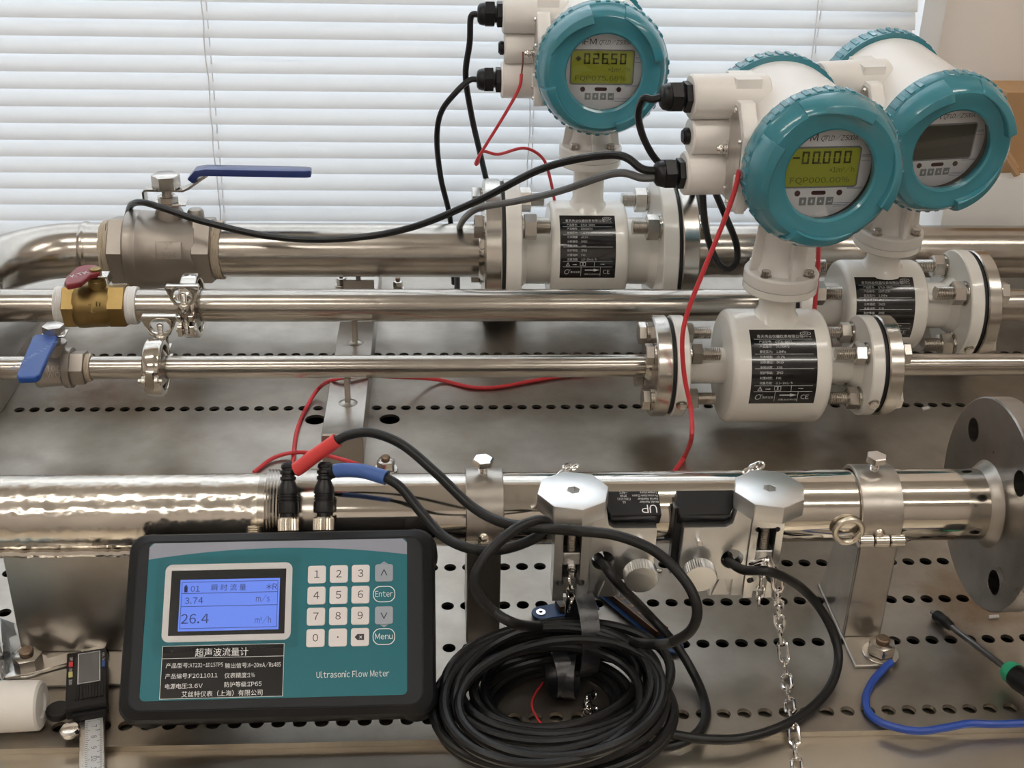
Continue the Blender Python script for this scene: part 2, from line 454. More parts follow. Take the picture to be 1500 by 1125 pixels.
# ================================================================== venetian blind
YB = 1440
BX1 = PY(1341, 20, YB).x; BX0 = -1080
blind = thing('venetian_blind', 'white venetian blind with nearly closed slats hanging over the window', 'blind', ((BX0 + BX1) / 2, YB, -45))
sl = MB()
Wd, TILT = 25.0, math.radians(62)
prof = []
for i in range(7):
    s_ = (i / 6 - .5) * Wd; bow = 1.7 * (1 - (2 * s_ / Wd) ** 2)
    # room-side edge hangs low, window-side edge high; crown of the bow towards the room
    yy = s_ * math.cos(TILT) - bow * math.sin(TILT); zz = s_ * math.sin(TILT) + bow * math.cos(TILT)
    prof.append((yy, zz))
vs, fs = [], []
nx_ = 12
for j in range(nx_ + 1):
    x = BX0 + (BX1 - BX0) * j / nx_
    for (yy, zz) in prof: vs.append((x, YB + yy, zz))
for j in range(nx_):
    for i in range(6):
        a = j * 7 + i; fs.append((a, a + 1, a + 8, a + 7))
first = None
PITCH = 19.75
zref = PY(600, 33, YB).z
k0 = int((zref + 30) // PITCH)
zs = [zref - k0 * PITCH + i * PITCH + 12 for i in range(66)]
for i, z in enumerate(zs):
    if first is None:
        first = MB().add(vs, fs).build('slat', 'slat', blind); so = first
    else:
        so = first.copy(); COL.objects.link(so); so.parent = blind; ORG[so.name] = ORG[first.name]
    so.location = (random.uniform(-.6, .6) * MM, 0, (z + random.uniform(-.4, .4)) * MM)
    so.rotation_euler = (0, random.uniform(-.0012, .0012), 0)
for px in (299, 779, 1192):
    p = PY(px, 40, YB)
    for dy in (-9, 9):
        q = [(p.x + random.uniform(-1.2, 1.2), YB + dy * .75, z) for z in range(int(zs[0]), int(zs[-1]) + 12, 20)]
        MB().tube(q, .7, 6).build('ladder_cord', 'cord', blind)
    MB().tube([(p.x + 5, YB - 2, z) for z in range(int(zs[0]), int(zs[-1]), 40)], .8, 6).build('lift_cord', 'cord', blind)
MB().box(BX0, BX1, YB - 14, YB + 14, zs[-1] + 10, zs[-1] + 40).build('head_rail', 'trim', blind, 2)
MB().box(BX0, BX1, YB - 12, YB + 12, zs[0] - 24, zs[0] - 11).build('bottom_rail', 'trim', blind, 2)

# ================================================================== bench with perforated steel top
bench = thing('workbench', 'perforated stainless steel workbench top, dull and stained, under the pipework', 'workbench', (100, 900, -800))
BX_0, BX_1, BY_0, BY_1 = -760, 1000, 620, 1425
P_, HR = 14.3, 4.85
rows = [637.8, 711.5, 760.6, 810.0, 1076.3, 1194.9]
phase = [PZ(1450, 1037).x, PZ(1420, 936).x, PZ(1384, 877.3).x, PZ(1356, 822.6).x, PZ(28.5, 600).x, PZ(1000, 518).x]
xmin = [None] * 4 + [PZ(28.5, 600).x - 7, None]
bigY = PZ(571, 614).y
bigs = [(PZ(462, 614).x, 9.8), (PZ(571, 614).x, 9.8)]
mb = MB()
def hole_cell(x0, x1, y0, y1, cx, cy, r, n=16, depth=3.0):
    sq = []; ci = []
    for i in range(n):
        a = 2 * PI * (i + .5) / n; c, s_ = math.cos(a), math.sin(a)
        t = min((x1 - cx) / c if c > 0 else (x0 - cx) / c, (y1 - cy) / s_ if s_ > 0 else (y0 - cy) / s_)
        sq.append((cx + c * t, cy + s_ * t, 0)); ci.append((cx + c * r, cy + s_ * r, 0))
    cor = [(x1, y1, 0), (x0, y1, 0), (x0, y0, 0), (x1, y0, 0)]
    v = sq + ci + [(x, y, -depth) for x, y, z in ci] + cor
    f = [(i, (i + 1) % n, n + (i + 1) % n, n + i) for i in range(n)] + [(n + i, n + (i + 1) % n, 2 * n + (i + 1) % n, 2 * n + i) for i in range(n)]
    q = n // 4
    for k in range(4):
        i = k * q + q // 2 - 1; f.append((i, 3 * n + k, (i + 1) % n))
    mb.add(v, f)
def quad(x0, x1, y0, y1): mb.add([(x0, y0, 0), (x1, y0, 0), (x1, y1, 0), (x0, y1, 0)], [(0, 1, 2, 3)])
strips = sorted([(r - P_ / 2, r + P_ / 2, i) for i, r in enumerate(rows)] + [(bigY - 12, bigY + 12, 'big')])
ycur = BY_0
for (a, b, i) in strips:
    quad(BX_0, BX_1, ycur, a)
    if i == 'big':
        xc = BX_0
        for (x, r) in bigs:
            quad(xc, x - 13, a, b); hole_cell(x - 13, x + 13, a, b, x, (a + b) / 2, r, 24); xc = x + 13
        quad(xc, BX_1, a, b)
    else:
        x = phase[i]
        while x - P_ > max(xmin[i] or -1e9, -470): x -= P_
        xs_ = x - P_ / 2; quad(BX_0, xs_, a, b)
        while x < 700:
            hole_cell(x - P_ / 2, x + P_ / 2, a, b, x, (a + b) / 2, HR); x += P_
        quad(x - P_ / 2, BX_1, a, b)
    ycur = b
quad(BX_0, BX_1, ycur, BY_1)
mb.build('bench_top', 'table', bench, smooth=False)
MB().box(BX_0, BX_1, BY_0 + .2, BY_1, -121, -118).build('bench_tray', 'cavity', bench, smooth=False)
MB().box(BX_0, BX_1, BY_0 + .5, 662, -8.5, -5.5).build('support_lip', 'ledge', bench, smooth=False)
MB().box(BX_0, BX_1, 330, BY_0 + .1, -8, -5).box(BX_0, BX_1, 328, 330, -60, -5).build('front_ledge', 'ledge', bench, smooth=False)
MB().box(BX_0, BX_1, BY_0 + .2, BY_0 + 3, -118, -10.2).box(BX_0, BX_1, BY_1 - 2, BY_1, -118, -.5).box(BX_0, BX_0 + 2, BY_0 + 3, BY_1 - 2, -118, -.5).box(BX_1 - 2, BX_1, BY_0 + 3, BY_1 - 2, -118, -.5).build('apron', 'bracket', bench, smooth=False)
for (x, y) in ((BX_0 + 40, 380), (BX_1 - 40, 380), (BX_0 + 40, BY_1 - 40), (BX_1 - 40, BY_1 - 40)):
    MB().box(x - 20, x + 20, y - 20, y + 20, -799, -121 if y > 600 else -8.2).build('leg', 'bracket', bench, 2)
MB().box(BX_0, BX_1, BY_0 - 1.2, BY_0 - .05, -4.9, -.05).build('folded_edge', 'table', bench, smooth=False)

# ================================================================== pipework on the bench
A1 = (1293, 80.5); A2 = (1162, 72); A3 = (1031, 68)          # (y, z) of the three meter lines
FP = (732, 106.0, 25.6)                                      # front pipe y, z, radius
def X1(px, py=366): return PY(px, py, A1[0]).x
def X2(px, py=448): return PY(px, py, A2[0]).x
def X3(px, py=536): return PY(px, py, A3[0]).x
def XF(px, py=740): return PY(px, py, FP[0]).x
R1, R2, R3 = 29.6, 16.6, 10.6

def channel(name, x0, x1, y0, y1, label):
    t = thing(name, label, 'beam', ((x0 + x1) / 2, y0, 0))
    MB().box(x0, x1, y0 + .3, y1, 27.5, 30).box(x0, x0 + 2.5, y0 + .3, y1, 0.2, 27.5).box(x1 - 2.5, x1, y0 + .3, y1, 0.2, 27.5).build('channel', 'bracket', t, .6, 1)
    MB().box(x0, x1, y0 - 2, y0, .2, 30).build('end_plate', 'bracket', t, .4, 1)
    return t
bx0, bx1 = -104, -67
beam = channel('support_beam', bx0, bx1, 972, 1400, 'low stainless channel beam running back under the three straight pipes')
for (y, z0, z1) in ((A3[0], 30, A3[1] - R3 + .5), (A2[0], 30, A2[1] - R2 + .5), (A1[0], 30, A1[1] - R1 + .5)):
    xx = {A3[0]: PY(509, 570, A3[0]).x, A2[0]: PY(520, 490, A2[0]).x, A1[0]: PY(525, 408, A1[0]).x}[y]
    pm = MB().box(xx - 2.6, xx + 2.6, y - 4, y + 4, z0, z1)
    pm.lathe([(0, 33), (4, 32.5), (8, 30.6), (9, 30.02)], Tm(xx, y, 0), 16)
    pm.build('post', 'bracket', beam, .4, 1)
xx = PY(525, 408, A1[0]).x
MB().box(xx - 16, xx + 18, A1[0] - 14, A1[0] - 11, 30, 50).build('gusset', 'bracket', beam, .4, 1)
lb = PZ(45, 485, 30).x
channel('support_beam', lb - 40, lb + 2, 1010, 1400, 'low channel beam behind the brass valve, under the bent manifold pipe')
def hexbolt_on_table(name, px, py, zt, label, r=8.5, group=None, mat='bolt'):
    p = PZ(px, py, zt + 5)
    t = thing(name, label, 'bolt', (p.x, p.y, zt), group)
    MB().cyl(r * 1.55, zt + .1, zt + 2, Tm(p.x, p.y, 0), 24, .4).build('washer', mat, t)
    MB().hex(r, zt + 2, zt + 11, Tm(p.x, p.y, 0) @ Rz(15), 1.2).build('nut', mat, t)
    MB().cyl(r * .58, zt + 11, zt + 15, Tm(p.x, p.y, 0), 16, .8).build('stud', 'rusty', t)
    return t
M['rusty'] = steel('rusty_stud', (.28, .20, .14), .5, .1, (1, 1, 1), 500, .2, .3, 120)
hexbolt_on_table('anchor_bolt', 565, 682, 0, 'rusty hex bolt on the bench right of the channel beam', 7)
hexbolt_on_table('anchor_bolt', 500, 413, 0, 'small bolt on the bench left of the rear pipe support', 5)
hexbolt_on_table('anchor_bolt', 583, 418, 0, 'small bolt on the bench right of the rear pipe support', 5)

def flange_ring(mb, xc, y, z, ro, ri, t, n=56):
    c = min(1.2, t * .15)
    mb.lathe([(ri, -t / 2), (ro - c, -t / 2), (ro, -t / 2 + c), (ro, t / 2 - c), (ro - c, t / 2), (ri, t / 2), (ri, -t / 2)], XAX(xc, y, z), n)

# --- meter data: x centre, line, body radius, half body length, flange radius, flange inner faces, tube radius
MET = {
 'rear':  dict(x=PY(857, 362, A1[0]).x, y=A1[0], z=A1[1], br=55.5, bl=42, fr=79, fx=(75, 92), tr=37, bc=62.5, bolt=8, seam=(100, 109, 122), hc=216, yaw=0, tilt=0, crot=15, lz=(38, 4, -29)),
 'front': dict(x=PY(1126, 538, A3[0]).x, y=A3[0], z=A3[1], br=53.5, bl=45.5, fr=47.5, fx=(83.5, 95.5), tr=17, bc=32.5, bolt=6, seam=(78, 86, 98), hc=209.5, yaw=5, tilt=0, crot=60, lz=(43, 9, -24)),
 'mid':   dict(x=PY(1279, 450, A2[0]).x, y=A2[0], z=A2[1], br=47, bl=42, fr=57.5, fx=(80, 94), tr=24, bc=42.5, bolt=7, seam=(70, 78, 90), hc=200, yaw=9, tilt=5, crot=105, lz=(38, 4, -29)),
}
GT = 4.0   # gasket
ST = {'rear': 18, 'front': 14, 'mid': 14}   # stainless flange thickness
def pipe_thing(name, label, x0, x1, y, z, R, mat, flange=None, weld=True, cat='pipe'):
    """straight pipe from x0 to x1; flange=(x_inner, x_outer, radius, side)"""
    t = thing(name, label, cat, ((x0 + x1) / 2, y, z))
    MB().cyl(R, x0, x1, AX((0, y, z), (1, 0, 0)), 48).build('pipe', mat, t)
    if flange:
        xa, xb, fr = flange
        mb = MB(); flange_ring(mb, (xa + xb) / 2, y, z, fr, R - 1, abs(xb - xa)); mb.build('flange', 'flange', t)
        if weld:
            xo = xb if abs(xb - x0) < abs(xa - x0) and x1 > x0 and abs(xb - (x0 + x1) / 2) < abs(xa - (x0 + x1) / 2) else xa
            xo = xa if abs(xa - (x0 + x1) / 2) < abs(xb - (x0 + x1) / 2) else xb
            s = -1 if xo > (x0 + x1) / 2 else 1
            MB().lathe([(R + .05, 0), (R + 4, 0), (R + 2.6, s * 2.5), (R + .05, s * 5)], XAX(xo, y, z), 40).build('weld', 'polish', t)
    return t
def fl(k, side):
    d = MET[k]; a = d['x'] + side * (d['fx'][1] + GT); return a, a + side * ST[k]

# rear line
a, b = fl('rear', -1)
pipe_thing('rear_pipe', 'thick steel pipe from the large lever valve to the rear flow meter', X1(322), b + 8, A1[0], A1[1], R1, "pipe", (b, a, 79))
a, b = fl('rear', 1)
pipe_thing('rear_pipe', 'thick steel pipe running on beyond the rear flow meter', a, 1050, A1[0], A1[1], R1, "pipe", (a, b, 79))
# middle line
a, b = fl('mid', -1)
pipe_thing('middle_pipe', 'long mid-size steel pipe from the upper clamp to the blank-screen flow meter', X2(285), b + 8, A2[0], A2[1], R2, 'pipe', (b, a, 57.5))
a, b = fl('mid', 1)
pipe_thing('middle_pipe', 'short mid-size steel pipe beyond the blank-screen flow meter', a, 1050, A2[0], A2[1], R2, 'pipe', (a, b, 57.5))
# slim line
a, b = fl('front', -1)
pipe_thing('slim_pipe', 'long slim steel pipe from the lower clamp to the nearest flow meter', X3(234), b + 8, A3[0], A3[1], R3, 'pipe', (b, a, 47.5))
a, b = fl('front', 1)
pipe_thing('slim_pipe', 'slim steel pipe running on beyond the nearest flow meter', a, 1050, A3[0], A3[1], R3, 'pipe', (a, b, 47.5))
pipe_thing('pipe_stub', 'slim steel stub between the small blue-handled valve and lower clamp', X3(128), X3(226), A3[0], A3[1], R3, 'pipe')
pipe_thing('pipe_stub', 'slim steel stub left of the small blue-handled valve', -560, X3(62), A3[0], A3[1], R3, 'pipe')
pipe_thing('pipe_stub', 'mid-size steel stub between the brass valve and upper clamp', X2(190), X2(279), A2[0], A2[1], R2, 'pipe')

# manifold: elbow of the rear line and the header running towards the viewer
mt_ = thing('manifold_pipe', 'large bent steel manifold pipe joining the rear and middle lines', 'pipe', (X1(40), A1[0], A1[1]))
ex = X1(128); RE = 92
hx = ex - RE
pts = [(X1(163), A1[0], A1[1]), (ex, A1[0], A1[1])]
pts += [(ex - RE * math.sin(math.radians(a_)), A1[0] - RE + RE * math.cos(math.radians(a_)), A1[1]) for a_ in range(6, 90, 6)]
pts += [(hx, A1[0] - RE, A1[1]), (hx, 1000, A1[1]), (hx, 860, A1[1])]
MB().tube(pts, R1, 40).build('elbow', 'pipe', mt_)
for (xx, aa) in ((ex, 0),):
    MB().lathe([(R1 + .05, -4), (R1 + 1.2, -2), (R1 + 1.5, 0), (R1 + 1.2, 2), (R1 + .05, 4)], XAX(xx, A1[0], A1[1]), 40).build('weld', 'pipe', mt_)
MB().lathe([(R1 + .05, -4), (R1 + 1.2, -2), (R1 + 1.5, 0), (R1 + 1.2, 2), (R1 + .05, 4)], AX((hx, A1[0] - RE - 4, A1[1]), (0, 1, 0)), 40).build('weld', 'pipe', mt_)
MB().cyl(R2, hx + 10, X2(92), AX((0, A2[0], A2[1]), (1, 0, 0)), 40).build('branch', 'pipe', mt_)
MB().lathe([(R2 + 6, 0), (R2 + 3, 4), (R2 + .05, 7)], XAX(hx + R1 - 6, A2[0], A2[1]), 32).build('weld', 'pipe', mt_)

# --- large lever valve (2 inch)
xv0, xv1 = X1(160), X1(322)
vy, vz = A1
v = thing('lever_valve', 'large grey cast steel ball valve with navy lever, marked 2 inch 304', 'valve', ((xv0 + xv1) / 2, vy, vz))
def vx(px): return X1(px)
h1 = MB().hex(34.5, vx(167), vx(196), AX((0, vy, vz), (1, 0, 0), (0, .26, 1)), 2)
h1.build('hex_end', 'cast', v)
MB().hex(34.0, vx(288), vx(315), AX((0, vy, vz), (1, 0, 0), (0, .26, 1)), 2).build('hex_end', 'cast', v)
xl, xr = vx(190), vx(292)
L_ = xr - xl
MB().lathe([(30, xl), (41, xl), (43.5, xl + 2), (44, xl + 6), (43.2, xl + 13), (42.6, xl + 14), (42.6, xl + 15), (43.2, xl + 16), (42, xl + .45 * L_), (39, xl + .75 * L_), (36.5, xr - 4), (35.5, xr), (30, xr)], AX((0, vy, vz), (1, 0, 0)), 48).build('body', 'cast', v)
sx = PY(243, 265, vy).x
MB().lathe([(15, vz + 30), (15, vz + 44), (13, vz + 48), (11, vz + 50), (11, vz + 53), (0, vz + 53)], Tm(sx, vy, 0), 24).build('stem_boss', 'cast', v)
MB().lathe([(0, vz + 33), (9, vz + 33), (9, vz + 44), (7, vz + 47), (0, vz + 48)], Tm(sx + 28, vy, 0), 20).build('stop_lug', 'cast', v)
MB().box(sx - 20, sx + 20, vy - 9, vy + 9, vz + 53, vz + 55).build('stop_plate', 'bolt', v, .5, 1)
MB().hex(9.5, vz + 55, vz + 62, Tm(sx, vy, 0), .8).cyl(6, vz + 62, vz + 72, Tm(sx, vy, 0), 16).build('packing_nut', 'bolt', v)
lev = MB()
zl = vz + 69
def strip(mb, pth, w, t):
    """flat bar of width w (along y) following (x, z) points"""
    n = len(pth); vs = []
    for i, (x, z) in enumerate(pth):
        a_ = pth[max(0, i - 1)]; b_ = pth[min(n - 1, i + 1)]
        d = Vector((b_[0] - a_[0], 0, b_[1] - a_[1])).normalized(); nn = Vector((-d.z, 0, d.x)) * (t / 2)
        ww = w[i] if isinstance(w, list) else w
        for sy in (-1, 1):
            for sn in (-1, 1): vs.append((x + nn.x * sn, vy_ + sy * ww / 2, z + nn.z * sn))
    fs = []
    for i in range(n - 1):
        o = i * 4; q = o + 4
        fs += [(o, o + 1, q + 1, q), (o + 1, o + 3, q + 3, q + 1), (o + 3, o + 2, q + 2, q + 3), (o + 2, o, q, q + 2)]
    fs += [(0, 2, 3, 1), ((n - 1) * 4, (n - 1) * 4 + 1, (n - 1) * 4 + 3, (n - 1) * 4 + 2)]
    return mb.add(vs, fs)
vy_ = vy
hz = PY(380, 250, vy).z
strip(lev, [(sx - 24, vz + 55), (sx - 24, zl - 1), (sx - 21, zl + 1), (sx + 18, zl + .5), (sx + 24, zl + 3), (sx + 46, hz - 3)], 15, 2.6)
lv = lev.build('lever', 'bolt', v, .4, 1)
gr = MB(); xe = PY(456, 247, vy).x
strip(gr, [(PY(280, 263, vy).x, PY(280, 263, vy).z), (PY(290, 251, vy).x, PY(290, 251, vy).z), (PY(302, 246, vy).x, hz), (xe - 30, hz - 1), (xe - 6, hz - 1.4), (xe, hz - 1.6)], [17, 18, 18, 18, 17, 12], 8)
gr.build('lever_grip', 'navygrip', lv, 1.8, 2)
MB().hex(13, zl + 1.8, zl + 17, Tm(sx, vy, 0) @ Rz(12), 1.6).build('lever_nut', 'bolt', v)
def on_cyl(mb, vf, xc, R, phi, y, z, off=.25, mirror=1):
    """wrap flat lettering onto the front of a cylinder along x; phi = elevation of the centre (deg)"""
    vs, fs = vf; out = []
    for (x, yy, _) in vs:
        a_ = math.radians(phi) + yy / R
        out.append((xc + x, y - (R + off) * math.cos(a_), z + (R + off) * math.sin(a_)))
    return mb.add(out, fs)
def gridrect(w, h, nx=2, ny=14):
    vs = [((i / nx - .5) * w, (j / ny - .5) * h, 0) for j in range(ny + 1) for i in range(nx + 1)]
    fs = [(j * (nx + 1) + i, j * (nx + 1) + i + 1, (j + 1) * (nx + 1) + i + 1, (j + 1) * (nx + 1) + i) for j in range(ny) for i in range(nx)]
    return vs, fs
def curved_plate(mb, xc, R, phi, w, h, y, z, t0=-.6, t1=.25, ny=14):
    """solid curved plate wrapped on a cylinder along x"""
    vs = []; 
    for t in (t0, t1):
        for j in range(ny + 1):
            a_ = math.radians(phi) + (j / ny - .5) * h / R
            for sx_ in (-1, 1): vs.append((xc + sx_ * w / 2, y - (R + t) * math.cos(a_), z + (R + t) * math.sin(a_)))
    n = 2 * (ny + 1); fs = []
    for j in range(ny):
        o = 2 * j; fs += [(n + o, n + o + 1, n + o + 3, n + o + 2), (o, o + 2, o + 3, o + 1), (o, n + o, n + o + 2, o + 2), (o + 1, o + 3, n + o + 3, n + o + 1)]
    fs += [(0, 1, n + 1, n), (2 * ny, n + 2 * ny, n + 2 * ny + 1, 2 * ny + 1)]
    return mb.add(vs, fs)
xp = PY(247, 368, vy - 40).x
pl = curved_plate(MB(), xp, 42.3, 20, 27, 18.5, vy, vz, -1, 1.0).build('raised_plate', 'cast', v, .4, 1)
tx = MB()
for (s, dy, sz) in (('2"', 4.6, 8.6), ('304', -4.3, 8.6)):
    on_cyl(tx, text(s, sz), xp, 42.3, 20 + math.degrees(dy / 42.3), vy, vz, 1.35)
tx.build('marking', plain('cast_marking', (.30, .27, .24), .5, .8), pl)
# hemp on the threads
for (xx, s) in ((vx(163), -1), (vx(319), 1)):
    mbh = MB()
    for k in range(6):
        mbh.tube([(xx + (k - 2.5) * 2.0 + random.uniform(-.6, .6) + .9 * math.sin(a_ * 2 + k), vy + (R1 + 1.3) * math.cos(a_), vz + (R1 + 1.3) * math.sin(a_)) for a_ in [2 * PI * i / 40 for i in range(40)]], 1.5, 6, closed=True)
    tag(mbh.build('thread_hemp', 'hemp'), 'fibrous thread seal %s the large lever valve' % ('on the left of' if s < 0 else 'on the right of'), 'thread seal', 'thread seals')

# --- brass valve (1 inch)
by, bz = A2
b0, b1 = X2(97), X2(188)
bv = thing('brass_valve', 'brass ball valve with short red handle, marked 1 inch', 'valve', ((b0 + b1) / 2, by, bz))
for (u0, u1) in ((b0, X2(117)), (X2(163), b1)):
    mb = MB().hex(19.8, u0, u1, AX((0, by, bz), (1, 0, 0), (0, .26, 1)), 1.5); mb.build('hex_end', 'brass', bv)
MB().lathe([(14, X2(113)), (20.5, X2(113)), (22.3, X2(117)), (22.6, X2(123)), (21.9, X2(140)), (21.5, X2(158)), (19.8, X2(166)), (14, X2(167))], AX((0, by, bz), (1, 0, 0)), 40).build('body', 'brass', bv)
bsx = PY(143, 420, by).x
MB().lathe([(9, bz + 18), (8.6, bz + 27), (8, bz + 27.5), (8, bz + 31), (0, bz + 31)], Tm(bsx, by, 0), 20).build('stem', 'brass', bv)
vy_ = by
hl = MB()
strip(hl, [(bsx + 13, bz + 26), (bsx + 12, bz + 33), (bsx - 10, bz + 33.5), (bsx - 14, bz + 35)], 14, 2.2)
hl.build('handle_bracket', 'bolt', bv, .4, 1)
MB().hex(5.2, bz + 34, bz + 40, Tm(bsx, by, 0), .6).build('handle_nut', 'brass', bv)
# red handle: tapered tongue pointing towards the viewer and left
def handle(px_pts, zplane, thick, mat, parent, text_s=None, tsize=5, tcol='whiteprint'):
    P = [PZ(px, py, zplane) for px, py in px_pts]
    mb = MB(); n = len(P)
    mb.add([(p.x, p.y, zplane - thick) for p in P] + [(p.x, p.y, zplane) for p in P],
           [tuple(range(n - 1, -1, -1)), tuple(range(n, 2 * n))] + [(i, (i + 1) % n, n + (i + 1) % n, n + i) for i in range(n)])
    return mb.build('handle', mat, parent, 2.0, 3)
zr = bz + 38
hd = handle([(94, 412), (97, 405), (112, 391), (124, 387), (141, 387), (147, 393), (146, 399), (132, 402), (118, 413), (98, 417)], zr, 6, 'redgrip', bv)
c0 = PZ(117, 402, zr)
MB().add(*text('KTK', 9, bold=.01), Tm(c0.x, c0.y, zr + .3) @ Rz(40)).build('handle_lettering', 'print', hd, smooth=False)
tx = MB(); on_cyl(tx, text('1"', 13, bold=.02), PY(138, 451, by - 21).x, 21.8, 16, by, bz, .6)
mk = tx.build('marking', 'brass', bv)
sm_ = mk.modifiers.new('thick', 'SOLIDIFY'); sm_.thickness = .0009
for (u0, u1, w) in ((X2(84), X2(98), 'left'), (X2(185), X2(203), 'right')):
    n_ = 7; pr = [(R2 - .5, u0)] + [(R2 + 2.2 + .5 * (i % 2) + random.uniform(-.2, .2), u0 + (u1 - u0) * i / (2 * n_)) for i in range(2 * n_ + 1)] + [(R2 - .5, u1)]
    tag(MB().lathe(pr, AX((0, by, bz), (1, 0, 0)), 40).build('thread_tape', 'tape'), 'white sealing tape wrapped on the thread %s of the brass valve' % w, 'sealing tape', 'thread seals')

# --- small blue handled valve
sy, sz = A3
s0, s1 = X3(56), X3(107)
sv = thing('small_valve', 'small cast steel ball valve with flat blue handle', 'valve', ((s0 + s1) / 2, sy, sz))
MB().lathe([(11, s0), (17.5, s0), (18.3, s0 + 2), (17.6, s0 + 6), (17, s0 + 14), (16.4, s1 - 8), (18.4, s1 - 6), (18.4, s1), (14, s1)], AX((0, sy, sz), (1, 0, 0)), 36).build('body', 'cast', sv)
MB().hex(14.2, s1 - 1, X3(127), AX((0, sy, sz), (1, 0, 0), (0, .26, 1)), 1).build('hex_end', 'cast', sv)
ssx = PY(81, 510, sy).x
MB().lathe([(9, sz + 14), (8, sz + 22), (10.5, sz + 23), (10.5, sz + 26), (6, sz + 27), (6, sz + 33), (0, sz + 33)], Tm(ssx, sy, 0), 20).build('stem', 'cast', sv)
MB().hex(8.4, sz + 35, sz + 43, Tm(PY(79, 485, sy).x, sy, 0) @ Rz(20), 1).build('handle_nut', 'bolt', sv)
vy_ = sy
MB().box(ssx - 9, ssx + 12, sy - 7, sy + 7, sz + 33, sz + 35.2).build('handle_bracket', 'bolt', sv, .4, 1)
zb = sz + 36
hd = handle([(24, 549), (27, 540), (48, 492), (53, 489), (70, 489), (82, 490), (84, 494), (74, 512), (58, 548), (52, 552), (27, 553)], zb, 6, 'bluegrip', sv)
c0 = PZ(50, 520, zb)
MB().add(*text('MCTIV THRE 2.1 C/U', 5.6, xs=.95), Tm(c0.x, c0.y, zb + .25) @ Rz(68)).build('handle_lettering', plain('faded_print', (.22, .34, .60), .5), hd, smooth=False)
tx = MB()
for (s, ph) in (('1000', 24), ('WOG', 6)): on_cyl(tx, text(s, 7, bold=.015), PY(83, 545, sy - 16).x, 17.3, ph, sy, sz, .35)
tx.build('marking', plain('cast_marking_pale', (.62, .58, .54), .4, .9), sv)
mbh = MB(); xx = X3(129)
for k in range(4):
    mbh.tube([(xx + (k - 1.5) * 1.5, sy + (R3 + 1.0) * math.cos(a_), sz + (R3 + 1.0) * math.sin(a_)) for a_ in [2 * PI * i / 28 for i in range(28)]], 1.2, 6, closed=True)
tag(mbh.build('thread_hemp', 'hemp'), 'fibrous thread seal right of the small blue-handled valve', 'thread seal', 'thread seals')

